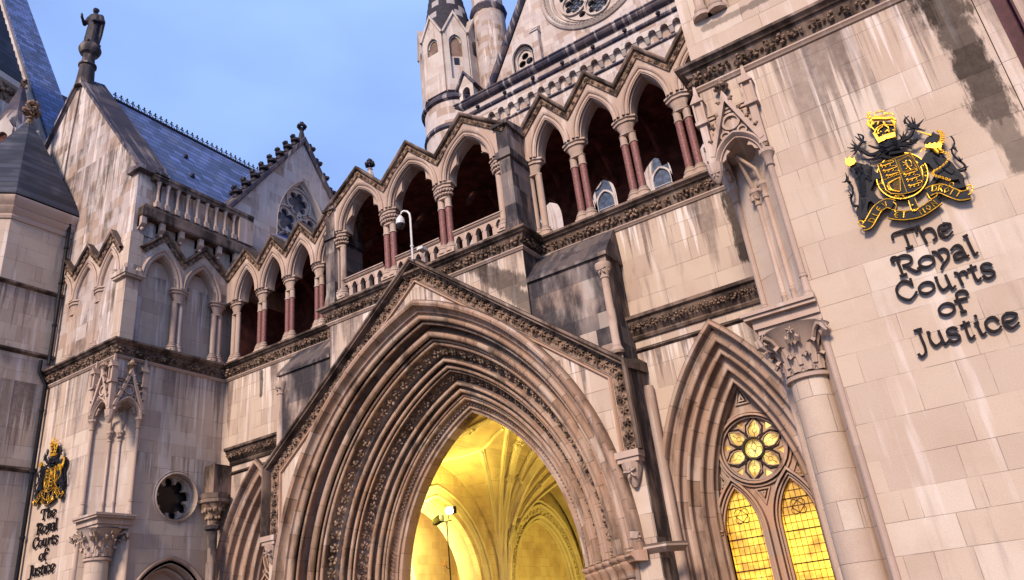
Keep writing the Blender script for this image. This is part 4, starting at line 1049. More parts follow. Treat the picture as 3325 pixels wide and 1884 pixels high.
def statue():
    bm = bmesh.new()
    def loft(rings, n=16):
        prev = None
        for (cx, cy, cz, rx, ry, tw) in rings:
            ring = [bm.verts.new((cx+rx*cos(2*pi*k/n+tw)*(1+.07*sin(5*2*pi*k/n)), cy+ry*sin(2*pi*k/n+tw)*(1+.07*sin(5*2*pi*k/n)), cz)) for k in range(n)]
            if prev:
                for k in range(n): bm.faces.new((prev[k], prev[(k+1) % n], ring[(k+1) % n], ring[k]))
            else: bm.faces.new(list(reversed(ring)))
            prev = ring
        bm.faces.new(prev)
    s = 1.0
    loft([(0, 0, 0, .30, .26, 0), (0, 0, .35, .29, .25, .1), (0, 0, .8, .27, .22, .2), (.02, 0, 1.05, .27, .20, .2), (.02, 0, 1.3, .25, .19, .1), (.01, 0, 1.5, .30, .19, 0), (0, 0, 1.62, .25, .16, 0), (0, 0, 1.68, .10, .10, 0), (0, 0, 1.76, .075, .08, 0), (0, -.01, 1.80, .085, .09, 0)])
    def ball(c, r, sc=(1, 1, 1)):
        q = bmesh.ops.create_icosphere(bm, subdivisions=2, radius=r)
        for v in q['verts']: v.co = Vector((v.co.x*sc[0]+c[0], v.co.y*sc[1]+c[1], v.co.z*sc[2]+c[2]))
    ball((0, -.02, 1.90), .13, (.86, 1, 1.15)); ball((0, -.15, 1.89), .025, (.8, 1.3, 1.3)); ball((0, -.11, 1.81), .06, (.9, .8, 1.3))      # head, nose, beard
    ball((0, .03, 1.98), .12, (1.0, 1.05, .75)); ball((.11, 0, 1.9), .025, (.5, 1, 1.4)); ball((-.11, 0, 1.9), .025, (.5, 1, 1.4))
    def limb(pts):
        for (p, r), (q, r2) in zip(pts[:-1], pts[1:]):
            for k in range(7):
                t = k/6; ball([p[i]+(q[i]-p[i])*t for i in range(3)], r+(r2-r)*t)
    limb([((-.26, 0, 1.52), .10), ((-.36, -.08, 1.15), .085), ((-.34, -.34, 1.30), .055)])
    limb([((-.34, -.34, 1.30), .06), ((-.335, -.37, 1.38), .05)])
    for k in range(4): limb([((-.36+k*.02, -.38, 1.38), .02), ((-.36+k*.02, -.40, 1.46+(.06 if k == 1 else 0)), .016)])
    limb([((-.31, -.37, 1.34), .02), ((-.28, -.38, 1.40), .016)])
    limb([((.26, 0, 1.52), .12), ((.40, -.05, 1.18), .10), ((.14, -.27, 1.12), .065)])
    for k in range(4): limb([((.12-.01*k, -.29, 1.14-.03*k), .022), ((.05, -.31, 1.13-.03*k), .018)])
    limb([((.38, .0, 1.2), .10), ((.34, .05, .6), .07), ((.30, .05, .1), .05)])       # fall of the cloak
    me = bpy.data.meshes.new('tmp'); bm.to_mesh(me); bm.free()
    o = bpy.data.objects.new('tmp', me); COL.objects.link(o)
    md = o.modifiers.new('r', 'REMESH'); md.mode = 'VOXEL'; md.voxel_size = .028
    dg = bpy.context.evaluated_depsgraph_get(); me2 = bpy.data.meshes.new_from_object(o.evaluated_get(dg)); bpy.data.objects.remove(o)
    for p in me2.polygons: p.use_smooth = True
    me2.materials.clear(); me2.materials.append(M['bronze']); me2.name = 'statue'
    r = thing('statue', (gx, cy, 26.4), 'dark robed statue with one hand raised, standing high on the left gable', 'statue')
    bd = bpy.data.objects.new('figure', me2); COL.objects.link(bd); bd.parent = r; bd.scale = (1.02, 1.02, 1.02); bd.rotation_euler = (0, 0, radians(30))
    b = MB(); b.box(-.28, .28, -.28, .28, -.06, .03); pl = b.build('plinth', M['bronze'], r, smooth=False); pl.matrix_parent_inverse = Matrix.Identity(4)
statue()

# ------------------------------------------------------------------ gable with the traceried window (looks along +x)
rgb = thing('traceried_gable', (-9.7, 20.2, 15), 'pale pointed gable with circled tracery window and black crockets, beyond the slate roof', 'gable')
SG = side(-9.75, -1); yc = 20.2; za = 23.1; hw = 3.55
slope = (za-18.2)/hw
b = MB(SG)
R, c_ = archR(1.42, 2.75); l = archpts(yc, 18.35, c_, R, 16)
hole = [(l[0][0], 16.0)]+l+[(l[-1][0], 16.0)]
b.prism([(yc-hw, 14.0), (yc+hw, 14.0), (yc+hw, 18.2), (yc, za), (yc-hw, 18.2)], 0, .6, [hole]); b.build('gable_wall', M['cream'], rgb)
b = MB(SG); b.arch(yc, 18.35, c_, [(R+.0, 0.0), (R+.02, -.03), (R-.0, -.05), (R-.04, .0), (R-.05, .12), (R-.12, .18), (R-.12, .3), (R-.16, .34)], leg=16, n=20); fr_ = b.build('window', M['creammould'], rgb)
b = MB(SG); l2 = archpts(yc, 18.35, c_, R-.12, 16); out = [(l2[0][0], 16.0)]+l2+[(l2[-1][0], 16.0)]
hs = [foil(yc, 20.05, .62, 6, ph=.2, lobe=.30, cen=.60), foil(yc-.66, 18.95, .60, 5, ph=.5, lobe=.33, cen=.56), foil(yc+.66, 18.95, .60, 5, ph=.1, lobe=.33, cen=.56)]
for sg in (-1, 1):
    R2, c2 = archR(.52, .72); l = archpts(yc+sg*.66, 17.55, c2, R2, 8); hs.append([(l[0][0], 16.1)]+l+[(l[-1][0], 16.1)])
hs.append([(yc-.10, 20.72), (yc+.10, 20.72), (yc, 20.88)])
b.prism(out, .30, .42, hs)
for (cy_, cz_, r_) in ((yc, 20.05, .68), (yc-.66, 18.95, .66), (yc+.66, 18.95, .66)): b.band(circ(cy_, cz_, r_, 28), -.035, .035, .22, .31, closed=True)
for sg in (-1, 1): l = archpts(yc+sg*.66, 17.55, c2, R2+.08, 8); b.band([(l[0][0], 16.1)]+l+[(l[-1][0], 16.1)], -.035, .035, .22, .31)
b.build('tracery', M['creammould'], fr_)
b = MB(SG); b.box(yc-1.6, yc+1.6, .46, .5, 16, 21.2); b.build('pane', M['glass'], fr_, smooth=False)
b = MB(SG); pa = [(yc-hw-.25, 18.2-.25*slope), (yc, za), (yc+hw+.25, 18.2-.25*slope)]
b.sweep(pa, [(.0, .65), (.0, -.10), (.06, -.16), (.18, -.16), (.24, .1), (.24, .65)])
b.box(yc-hw-.5, yc-hw+.2, -.2, .6, 17.6, 17.85); b.box(yc-hw-.42, yc-hw+.1, -.14, .6, 17.85, 18.0)
cp = b.build('gable_coping', M['coping'], rgb)
def crocket(b, y, x, z, s=1.0):
    b.blob((y, x, z+.05*s), (.07*s, .09*s, .09*s), rot=0); b.blob((y, x-.04, z+.17*s), (.11*s, .13*s, .08*s), rot=0); b.blob((y-.08*s, x-.06, z+.24*s), (.07*s, .09*s, .06*s)); b.blob((y+.08*s, x-.05, z+.22*s), (.06*s, .08*s, .05*s))
for sg in (-1, 1):
    for k in range(8):
        t_ = .10+k*.113; b = MB(SG); crocket(b, yc+sg*(hw+.2)*t_+sg*.12, .05, za-(za-18.0)*t_*1.02+.16, 1.75); b.build('crocket', M['bronze'], rgb)
b = MB(SG); b.lathe([(.22, za+.0), (.13, za+.5), (.08, za+.75), (.12, za+.8), (.08, za+.86)], yc, .1, 10)
for k in range(8): a = pi/4*k; b.blob((yc+.15*cos(a), .1+.15*sin(a), za+1.0), (.09, .09, .11))
b.blob((yc, .1, za+1.15), .13); b.build('finial', M['bronze'], rgb)
b = MB()
for sg in (-1, 1): b.hexa([(-10.2, yc, za-.2), (-10.2, yc+sg*(hw+.1), 18.0), (-15, yc+sg*(hw+.1), 18.0), (-15, yc, za-.2), (-10.2, yc, za), (-10.2, yc+sg*(hw+.1), 18.2), (-15, yc+sg*(hw+.1), 18.2), (-15, yc, za)])
b.build('roof', M['slate'], rgb, smooth=False)
# stone parapet piece left of the galleries
b = MB(); b.box(-9.7, -9.2, 16.6, 23, 14.2, 14.9); b.build('lower_wall', M['gable'], rgb, smooth=False)

# small crocketed finial behind the centre bay
fz = thing('stone_finial', (-3.85, 18, 15), 'dark poppyhead finial on a slim stone spike behind the gallery gables', 'finial')
b = MB(); b.lathe([(.42, 15.5), (.34, 16.4), (.12, 17.7), (.07, 17.85), (.11, 17.9), (.06, 17.96)], -3.85, 18, 8); b.build('spike', M['gable'], fz)
b = MB()
for k in range(6): a = pi/3*k; b.blob((-3.85+.13*cos(a), 18+.13*sin(a), 18.12), (.08, .08, .10))
b.blob((-3.85, 18, 18.25), .13); b.build('poppyhead', M['bronze'], fz)

# ================================================================== GREAT HALL behind
HY = 32.0
gh = thing('great_hall', (0, HY, 0), 'high pale hall gable with large rose window and corbelled eaves, behind the gallery', 'building')
b = MB(); rc = 35.88; rx0 = 1.1; K = 1.40
b.prism([(-6.35, 31.5), (9.5, 31.5), (9.5, 33), (rx0, 44.5)], HY, HY+.8, [circ(rx0, rc, 3.0, 56), [(-4.5, 31.8)]+archpts(-3.95, 32.9, *reversed(archR(.62, .80)), 8)+[(-3.4, 31.8)]])
b.box(-8.6, 14, HY+.02, HY+1, 9.95, 31.5)
b.build('gable_wall', M['cream'], gh)
b = MB()
b.sweep(circ(rx0, rc, 3.0, 64), [(-.36, HY+.01), (-.36, HY-.10), (-.26, HY-.18), (-.16, HY-.10), (-.08, HY-.02), (.0, HY-.08), (.06, HY+.02), (.10, HY+.18), (.20, HY+.20), (.24, HY+.14), (.30, HY+.2), (.34, HY+.38), (.46, HY+.42), (.55, HY+.5)], closed=True)
for k in range(80): a = 2*pi*k/80; b.blob((rx0+3.08*cos(a), HY-.14, rc+3.08*sin(a)), (.06, .06, .06))
rw = b.build('rose_window', M['creammould'], gh)
b = MB(); hs = [foil(rx0, rc, .55*K, 6, lobe=.34, cen=.6)]
for k in range(6): a = pi/6+pi/3*k; hs.append(foil(rx0+K*1.16*cos(a), rc+K*1.16*sin(a), .52*K, 6, ph=a, lobe=.34, cen=.6))
for k in range(6): a = pi/3*k; hs.append(circ(rx0+K*1.50*cos(a), rc+K*1.50*sin(a), .22, 8)); hs.append(circ(rx0+K*.70*cos(a), rc+K*.70*sin(a), .10, 6))
b.prism(circ(rx0, rc, 2.5, 48), HY+.36, HY+.52, hs)
for k in range(6): a = pi/6+pi/3*k; b.band(circ(rx0+K*1.16*cos(a), rc+K*1.16*sin(a), .56*K, 24), -.05, .05, HY+.24, HY+.37, closed=True)
b.band(circ(rx0, rc, .58*K, 24), -.05, .05, HY+.24, HY+.37, closed=True)
b.build('tracery', M['creammould'], rw)
b = MB(); b.prism(circ(rx0, rc, 2.6, 24), HY+.6, HY+.65); b.build('pane', M['glass'], rw)
b = MB()
for k in range(-1, 6):
    a = pi/6+pi/3*k; c_ = (rx0, rc) if k < 0 else (rx0+K*1.16*cos(a), rc+K*1.16*sin(a))
    for r_ in (.17, .38): b.tube([(c_[0]+r_*cos(2*pi*j/14), HY+.58, c_[1]+r_*sin(2*pi*j/14)) for j in range(14)], .022, 4, True)
    for j in range(6): q = pi/3*j; b.tube([(c_[0]+.17*cos(q), HY+.58, c_[1]+.17*sin(q)), (c_[0]+.65*cos(q), HY+.58, c_[1]+.65*sin(q))], .02, 4)
b.build('leading', M['lead'], rw)
Rw, cw = archR(.62, .80)
b = MB(); b.arch(-3.95, 32.9, cw, [(Rw+.2, HY), (Rw+.2, HY-.08), (Rw+.12, HY-.1), (Rw+.08, HY), (Rw, HY), (Rw-.02, HY+.1), (Rw-.10, HY+.15), (Rw-.10, HY+.3)], leg=31.6, n=10); sw = b.build('small_window', M['creammould'], gh)
b = MB(); l = archpts(-3.95, 32.9, cw, Rw, 10)
b.prism([(l[0][0], 31.6)]+l+[(l[-1][0], 31.6)], HY+.25, HY+.35, [circ(-3.95, 33.15, .24, 14), circ(-4.2, 32.68, .24, 14), circ(-3.7, 32.68, .24, 14), [(-4.45, 31.7), (-4.0, 31.7), (-4.0, 32.3), (-4.45, 32.3)], [(-3.9, 31.7), (-3.45, 31.7), (-3.45, 32.3), (-3.9, 32.3)]]); b.build('tracery', M['creammould'], sw)
b = MB(); b.box(-4.7, -3.2, HY+.45, HY+.5, 31.5, 33.9); b.build('pane', M['darkglass'], sw, smooth=False)
b = MB(); b.box(-3.1, -2.62, HY-.35, HY, 31.5, 34.0); b.hexa([(-3.16, HY-.42, 34.0), (-2.56, HY-.42, 34.0), (-2.56, HY, 34.0), (-3.16, HY, 34.0), (-3.16, HY-.42, 34.06), (-2.56, HY-.42, 34.06), (-2.56, HY, 34.6), (-3.16, HY, 34.6)]); b.build('pilaster', M['cream'], gh, smooth=False)
b = MB(); pa = [(-6.6, 31.2), (rx0, 44.5), (8.8, 31.2)]
b.sweep(pa, [(-.02, HY-.06), (.0, HY-.18), (.10, HY-.30), (.28, HY-.34), (.36, HY-.1), (.4, HY+.9)]); b.build('gable_coping', M['coping'], gh)
b = MB()
X0, X1 = -8.3, 14.5
b.plan([(X1, HY), (X0, HY), (X0, HY+1)], [(-.1, 31.95), (.1, 31.9), (.62, 31.55), (.66, 31.45), (.58, 31.38), (.62, 31.28), (.55, 31.16), (.40, 31.08), (.30, 31.05), (-.1, 31.05)])
b.plan([(X1, HY), (X0, HY), (X0, HY+1)], [(.29, 31.06), (.29, 30.62)])
b.build('upper_cornice', M['coping'], gh)
b = MB(); b.plan([(X1, HY), (X0, HY), (X0, HY+1)], [(.285, 31.06), (.292, 31.05), (.292, 30.62), (.285, 30.6)]); b.box(X0, X1, HY-.288, HY+.1, 30.0, 31.05); b.build('frieze_band', M['cream'], gh)
b = MB(); b.plan([(X1, HY), (X0, HY), (X0, HY+1)], [(.28, 30.66), (.42, 30.60), (.46, 30.50), (.42, 30.42), (.28, 30.36)]); b.build('eaves_string', M['coping'], gh)
x = -7.2
while x < 13: b = MB(); b.blob((x, HY-.50, 30.66), (.15, .14, .15)); b.blob((x, HY-.60, 30.58), (.09, .08, .09)); b.build('carved_boss', M['bronze'], gh); x += 1.95
b = MB(); x = -8.2
while x < 13.5:
    b.box(x-.13, x+.13, HY-.285, HY+.02, 29.75, 30.05); b.hexa([(x-.10, HY-.06, 29.45), (x+.10, HY-.06, 29.45), (x+.10, HY, 29.45), (x-.10, HY, 29.45), (x-.13, HY-.28, 29.78), (x+.13, HY-.28, 29.78), (x+.13, HY, 29.78), (x-.13, HY, 29.78)])
    b.prism([(x+.13, 29.75)]+[(x+.345+.215*cos(pi-pi*j/6), 29.78+.24*sin(pi*j/6)) for j in range(7)]+[(x+.56, 29.75), (x+.56, 30.1), (x+.13, 30.1)], HY-.285, HY-.15)
    x += .69
b.build('corbel_table', M['creammould'], gh)
b = MB(); b.plan([(X1, HY), (X0, HY)], [(0, 29.30), (.10, 29.28), (.10, 29.2), (0, 29.16)]); b.build('string_course', M['coping'], gh)
# tall traceried windows of the hall, glimpsed through the gallery
for cx in (-5.2, -1.0, 3.2, 7.4):
    R, c_ = archR(1.45, 2.6); b = MB()
    pr = []
    for j in range(5): pr += roll(R+.25-j*.16, HY-.02-.0+j*.0-.05, .06, 0, -180, 5)
    b.arch(cx, 21.6, c_, [(R+.4, HY+.05)]+pr+[(R-.5, HY+.05)], leg=15, n=12); wn_ = b.build('hall_window', M['creammould'], gh)
    l = archpts(cx, 21.6, c_, R-.35, 12); b = MB(); b.prism([(l[0][0], 15)]+l+[(l[-1][0], 15)], HY-.03, HY+.0); b.build('pane', M['glass'], wn_)
    b = MB(); b.box(cx-.07, cx+.07, HY-.12, HY-.03, 15, 22.6); b.band(circ(cx, 22.75, .5, 20), -.06, .06, HY-.12, HY-.03, closed=True)
    for sg in (-1, 1): R2, c2 = archR(.5, .7); l = archpts(cx+sg*.55, 21.3, c2, R2, 8); b.band([(l[0][0], 15)]+l+[(l[-1][0], 15)], -.05, .05, HY-.12, HY-.03)
    for zz in range(16, 22): b.box(cx-1.05, cx+1.05, HY-.05, HY-.032, zz*1.0, zz+.03)
    b.build('tracery', M['creammould'], wn_)
b = MB()
for sg in (-1, 1): b.hexa([(rx0, HY+.6, 44.3), (rx0+sg*7.8, HY+.6, 31.0), (rx0+sg*7.8, 50, 31.0), (rx0, 50, 44.3), (rx0, HY+.6, 44.6), (rx0+sg*7.9, HY+.6, 31.3), (rx0+sg*7.9, 50, 31.3), (rx0, 50, 44.6)])
b.build('roof', M['slate'], gh, smooth=False)

# round turret with gablets and a banded cone
rt = thing('round_turret', (-10.4, 33, 0), 'round pale turret with small pointed niches and a dark banded stone cone', 'turret')
tx, ty = -9.85, 33.1
b = MB(); b.lathe([(2.02, 8), (2.02, 30.2), (2.10, 30.3), (2.02, 30.6), (2.0, 32.2)], tx, ty, 40); b.build('drum', M['cream'], rt)
b = MB(); b.lathe([(2.02, 32.0), (2.18, 32.08), (2.22, 32.2), (2.14, 32.36), (1.98, 32.6), (1.9, 32.62)], tx, ty, 40); b.build('string_course', M['coping'], rt)
b = MB(); b.lathe([(2.02, 29.9), (2.16, 30.0), (2.1, 30.2), (2.0, 30.4)], tx, ty, 40); b.build('string_course', M['coping'], rt)
r8 = 1.98; ap = r8*cos(pi/8)
b = MB(); b.lathe([(r8*.97, 32.5), (r8*.97, 37.6)], tx, ty, 8, ph=pi/8); b.build('octagonal_stage', M['cream'], rt, smooth=False)
for k in range(8):
    a = -pi/2+k*pi/4
    fr = (lambda a: (lambda u, d, z: (tx+cos(a)*(ap-d)-sin(a)*u, ty+sin(a)*(ap-d)+cos(a)*u, z)))(a)
    hwf = r8*sin(pi/8); b = MB(fr)
    R, c_ = archR(.42, .62)
    l = archpts(0, 36.6, c_, R, 8); zb_ = 35.9 if k % 2 == 0 else 33.6
    b.prism([(-hwf, 32.7), (hwf, 32.7), (hwf, 37.3), (0, 38.9), (-hwf, 37.3)], -.16, .1, [[(l[0][0], zb_)]+l+[(l[-1][0], zb_)]])
    b.band([(-hwf-.02, 37.3), (0, 38.95), (hwf+.02, 37.3)], -.02, .10, -.28, .3)
    b.hexa([(-hwf, .05, 37.3), (hwf, .05, 37.3), (hwf, .7, 37.3), (-hwf, .7, 37.3), (-.02, .0, 38.9), (.02, .0, 38.9), (.02, 1.0, 38.9), (-.02, 1.0, 38.9)])
    gb = b.build('gablet', M['creammould'], rt, smooth=False)
    b = MB(fr); b.box(-.45, .45, .05, .08, zb_ if k % 2 == 0 else 35.6, 37.3); b.build('niche_opening', M['soffit'], gb, smooth=False)
    b = MB(fr); b.band(l, -.10, -.02, -.02, .06); b.build('niche_tracery', M['creammould'], gb, smooth=False)
    if k % 2: b = MB(fr); b.box(-.16, .16, .0, .06, 34.9, 35.4); b.build('slit', M['darkglass'], gb, smooth=False)
b = MB(); prof = []
z = 37.2; r = 1.86
cone = MB(); i = 0
while r > .2:
    cone.lathe([(r, z), (r-.03, z+.52), (r-.07, z+.55)], tx, ty, 32, cap=True); z += .55; r -= .085; i += 1
g = NG('banded_cone_stone'); P = g.geo.outputs['Position']
row = g.m_('FLOOR', g.m_('DIVIDE', g.m_('SUBTRACT', g.z, 37.2), .55)); ang = g.m_('ARCTAN2', g.m_('SUBTRACT', g.y, ty), g.m_('SUBTRACT', g.x, tx))
cell = g.m_('FLOOR', g.m_('ADD', g.m_('MULTIPLY', ang, 2.4), g.m_('MULTIPLY', row, .37)))
t1 = g.white(g.vec(cell, row, 2.2)); c = g.mix(g.noise(P, 3, 4), (.016, .016, .026), (.06, .055, .065)); c = g.mix(g.m_('MULTIPLY', g.m_('GREATER_THAN', t1, .86), .8), c, (.42, .38, .38)); M['cone'] = g.out(c, .8)
cone.build('banded_cone', M['cone'], rt)
b = MB(); b.box(-13.1, -12.3, 34.3, 35.1, 12, 41.6); b.box(-13.2, -12.2, 34.2, 35.2, 41.6, 41.8); b.build('chimney', M['gable'], rt, smooth=False)

st = thing('stair_turret', (-7.0, 33.8, 0), 'slim cylindrical stair turret right of the banded cone', 'turret')
b = MB(); b.lathe([(1.08, 20), (1.08, 39.4)], -7.05, 33.9, 28); b.build('drum', M['gable'], st)
b = MB(); b.lathe([(1.08, 39.2), (1.22, 39.4), (1.28, 39.6), (1.2, 39.8), (1.0, 40.0)], -7.05, 33.9, 12); b.build('string_course', M['coping'], st)
b = MB(); b.lathe([(1.05, 39.9), (1.05, 46), (.1, 52)], -7.05, 33.9, 8, ph=pi/8); b.build('octagonal_stage', M['cream'], st, smooth=False)
dm = thing('small_dormer', (-8.3, 31.6, 31), 'tiny gabled dormer between the round turret and the hall eaves', 'dormer')
b = MB(); b.prism([(-8.45, 31.2), (-7.4, 31.2), (-7.4, 32.6), (-7.93, 33.5), (-8.45, 32.6)], 31.55, 32.6, [[(-8.2, 31.5), (-7.65, 31.5)]+list(reversed(archpts(-7.93, 32.2, *reversed(archR(.27, .35)), 5)))]); b.build('wall', M['creammould'], dm, smooth=False)
b = MB(); b.band([(-8.6, 32.4), (-7.93, 33.55), (-7.25, 32.4)], 0, .12, 31.4, 32.7); b.build('roof', M['coping'], dm, smooth=False)
b = MB(); b.box(-8.3, -7.5, 32.0, 32.05, 31.4, 32.6); b.build('opening', M['inner'], dm, smooth=False)

# ================================================================== LEFT OCTAGONAL TURRET
ot = thing('octagonal_turret', (-15.87, 11.5, 0), 'pale octagonal turret with dark slate pyramid roof at the far left edge', 'turret')
ox, oy = -15.87, 11.5; orr = 2.66
b = MB(); b.lathe([(orr, 0), (orr, 16.9)], ox, oy, 8, ph=pi/8); b.build('wall', M['pierleft'], ot, smooth=False)
def oring(b, z, pr): b.lathe([(orr+dr, z+dz) for dr, dz in pr], ox, oy, 8, ph=pi/8)
for z in (14.25, 11.95, 8.15):
    b = MB(); oring(b, z, [(-.02, .05), (.05, .03), (.13, -.02), (.13, -.07), (.06, -.11), (-.02, -.14)]); b.build('string_course', M['ledge'], ot, smooth=False)
b = MB(); oring(b, 16.7, [(-.02, -.2), (.05, -.18), (.08, -.08), (.05, .0), (.14, .10), (.20, .22), (.17, .27), (.26, .38), (.34, .50), (.34, .60), (.2, .66), (-.1, .68)]); b.build('eaves_moulding', M['mould'], ot)
b = MB(); rr = [(orr+.30, 17.36)]; 
n = 17
for i in range(n):
    t0, t1 = i/n, (i+1)/n; z0 = 17.36+(22.4-17.36)*t0; z1 = 17.36+(22.4-17.36)*t1; r0 = (orr+.30)*(1-t0)+.05; r1 = (orr+.30)*(1-t1)+.05
    b.lathe([(r0, z0), (r1+.035, z1), (r1+.0, z1+.005)], ox, oy, 8, ph=pi/8, cap=(i == 0))
b.build('roof', M['slatecoarse'], ot, smooth=False)
b = MB(); b.lathe([(.16, 22.2), (.1, 22.5), (.16, 22.55), (.09, 22.65)], ox, oy, 10)
for k in range(7): a = 2*pi*k/7; b.blob((ox+.22*cos(a), oy+.22*sin(a), 22.9), (.14, .14, .18)); b.blob((ox+.14*cos(a+.4), oy+.14*sin(a+.4), 23.25), (.13, .13, .16))
b.build('finial', M['carved'], ot)
b = MB()
for sgn in (0,):
    a = -pi/4*2; xw = ox-.0
    # small mullioned window on the diagonal face at the left
    a = -pi/4; cxx, cyy = ox+cos(a)*orr*cos(pi/8), oy+sin(a)*orr*cos(pi/8)
    fr = lambda u, d, z: (cxx-sin(a)*u-cos(a)*d, cyy+cos(a)*u-sin(a)*d, z)
    b = MB(fr); b.box(-.45, .35, -.06, .1, 14.7, 16.2); b.build('window', M['mould'], ot, smooth=False)
    b = MB(fr); b.box(-.36, -.08, -.08, .1, 14.9, 16.0); b.box(.0, .26, -.08, .1, 14.9, 16.0); b.build('pane', M['darkglass'], ot, smooth=False)

# far left: steep gabled wing with a spired corner turret
fw = thing('far_gabled_wing', (-28, 14, 0), 'steep slate-roofed gabled wing in the upper left corner', 'building')
ax_, az_ = -39.7, 52.6; bx_, bz_ = -23.6, 25.4
b = MB(); b.prism([(-52, 0), (bx_, 0), (bx_, bz_), (ax_, az_), (-52, 30)], 17.0, 17.6); b.build('gable_wall', M['gable'], fw, smooth=False)
b = MB(); b.hexa([(ax_, 16.7, az_-.2), (bx_, 16.7, bz_-.2), (bx_, 18.6, bz_-.2), (ax_, 18.6, az_-.2), (ax_, 16.7, az_), (bx_+.1, 16.7, bz_), (bx_+.1, 18.6, bz_), (ax_, 18.6, az_)]); b.build('roof', M['slate'], fw, smooth=False)
b = MB(); b.band([(ax_, az_), (bx_, bz_)], -.42, -.12, 16.55, 17.0); b.band([(ax_, az_), (bx_, bz_)], -1.0, -.6, 16.8, 17.0); b.build('verge', M['creammould'], fw)
b = MB(); b.band([(ax_, az_), (bx_, bz_)], -1.5, -.95, 16.7, 17.0)
for k in range(60): t_ = k/60; b.leaf(ax_+(bx_-ax_)*t_-.9, 16.65, az_+(bz_-az_)*t_-.6, .28, n=4)
b.build('carved_band', M['carved'], fw)
ct = thing('spired_turret', (-27, 10.2, 20), 'tall square turret with dark slate spire and carved cornice in the top left corner', 'turret')
qx, qy, q0 = -27.02, 10.2, radians(58)
b = MB(); b.lathe([(4.7, 14), (4.7, 29.8)], qx, qy, 4, ph=q0); b.build('wall', M['cream'], ct, smooth=False)
b = MB(); b.lathe([(4.7, 29.3), (4.78, 29.5), (4.8, 30.1), (4.85, 30.3), (4.7, 30.4)], qx, qy, 4, ph=q0)
for k in range(4):
    for j in range(26): a0 = q0+k*pi/2; t_ = (j+.5)/26; b.blob((qx+4.84*(cos(a0)+(cos(a0+pi/2)-cos(a0))*t_), qy+4.84*(sin(a0)+(sin(a0+pi/2)-sin(a0))*t_), 29.85+random.uniform(-.1, .1)), (.15, .15, .22))
b.build('carved_cornice', M['carved'], ct, smooth=False)
b = MB(); b.lathe([(4.8, 30.3), (5.0, 30.4), (5.0, 30.75), (4.8, 30.85)], qx, qy, 4, ph=q0); b.build('cornice_moulding', M['creammould'], ct, smooth=False)
b = MB()
for i in range(32): z0 = 30.8+i*.42; r0 = 4.98*(1-i/33); r1 = 4.98*(1-(i+1)/33); b.lathe([(r0, z0), (r1+.05, z0+.42), (r1, z0+.43)], qx, qy, 4, ph=q0, cap=False)
b.build('spire', M['slatecoarse'], ct, smooth=False)
sp = thing('arcaded_pinnacle', (-21.9, 13.4, 22), 'small carved pinnacle with tiny pointed arches beside the spired turret', 'pinnacle')
qx, qy = -21.9, 13.4
b = MB(); b.lathe([(.3, 20.6), (.75, 22.4), (1.0, 22.9), (1.0, 25.6)], qx, qy, 8, ph=pi/8); b.build('stage', M['creammould'], sp, smooth=False)
for k in range(8):
    a = pi/4*k; fr = (lambda a: (lambda u, d, z: (qx+cos(a)*(.95-d)-sin(a)*u, qy+sin(a)*(.95-d)+cos(a)*u, z)))(a)
    R, c_ = archR(.24, .3); l = archpts(0, 24.9, c_, R, 5); b = MB(fr); b.prism([(-.38, 22.9), (.38, 22.9), (.38, 25.5), (0, 26.1), (-.38, 25.5)], -.12, .02, [[(l[0][0], 23.3)]+l+[(l[-1][0], 23.3)]]); b.build('arch', M['creammould'], sp, smooth=False)
    b = MB(fr); b.box(-.25, .25, .0, .01, 23.2, 25.3); b.build('recess', M['inner'], sp, smooth=False)
b = MB(); b.lathe([(.98, 25.5), (.08, 28.7)], qx, qy, 8, ph=pi/8, cap=True); b.build('spirelet', M['coping'], sp, smooth=False)
b = MB()
for k in range(16): b.blob((qx+random.uniform(-.12, .12), qy+random.uniform(-.12, .12), 28.6+k*.03), .09)
b.build('finial', M['carved'], sp)
pk = thing('parapet_block', (-30, 18.6, 26), 'small stone parapet block peeking above the far roof line', 'chimney')
b = MB(); b.prism([(-35, 22), (-26, 22), (-26, 28.6), (-31.5, 36.8), (-33, 36.2), (-35, 35.6)], 19.0, 19.8); b.build('wall', M['gable'], pk, smooth=False)
b = MB(); b.band([(-33, 36.2), (-31.5, 36.8), (-26, 28.6)], -.05, .22, 18.8, 19.9); b.build('coping', M['coping'], pk, smooth=False)

# ================================================================== CCTV camera on its pole
cc_ = thing('security_camera', (.22, 15.05, 11.8), 'pale dome security camera on a crook-topped pole at the gable apex', 'camera')
b = MB(); b.tube([(.22, 15.05, 11.55), (.22, 15.05, 12.9), (.20, 15.05, 13.05), (.14, 15.02, 13.14), (.05, 14.98, 13.17), (-.02, 14.95, 13.13), (-.06, 14.94, 13.06), (-.06, 14.94, 13.0)], .032, 8); b.lathe([(.05, 11.95), (.05, 12.0)], .22, 15.05, 10); b.build('pole', M['white'], cc_)
b = MB(); b.lathe([(.03, 13.04), (.06, 13.02), (.12, 12.92), (.135, 12.82), (.13, 12.76)], -.06, 14.94, 16); b.build('housing', M['white'], cc_)
b = MB(); b.lathe([(.125, 12.76), (.11, 12.68), (.07, 12.62), (.0, 12.60)], -.06, 14.94, 16, cap=False); b.build('dome', M['darkglass'], cc_)
b = MB(); b.box(.46, .66, 14.95, 15.2, 11.72, 11.80); bx_o = b.build('small_floodlight', M['white'], None, smooth=False)
dp = MB(); dp.tube([(-13.28, 12.36, 17.2), (-13.28, 12.36, 11.6)], .06, 8); dp.tube([(-13.28, 12.1, 11.7), (-13.28, 12.1, 11.3), (-13.28, 12.36, 10.9), (-13.28, 12.36, 0)], .06, 8)
for zz in (16, 14.6, 13, 10, 8, 6): dp.lathe([(.085, zz), (.085, zz+.08)], -13.28, 12.36, 8)
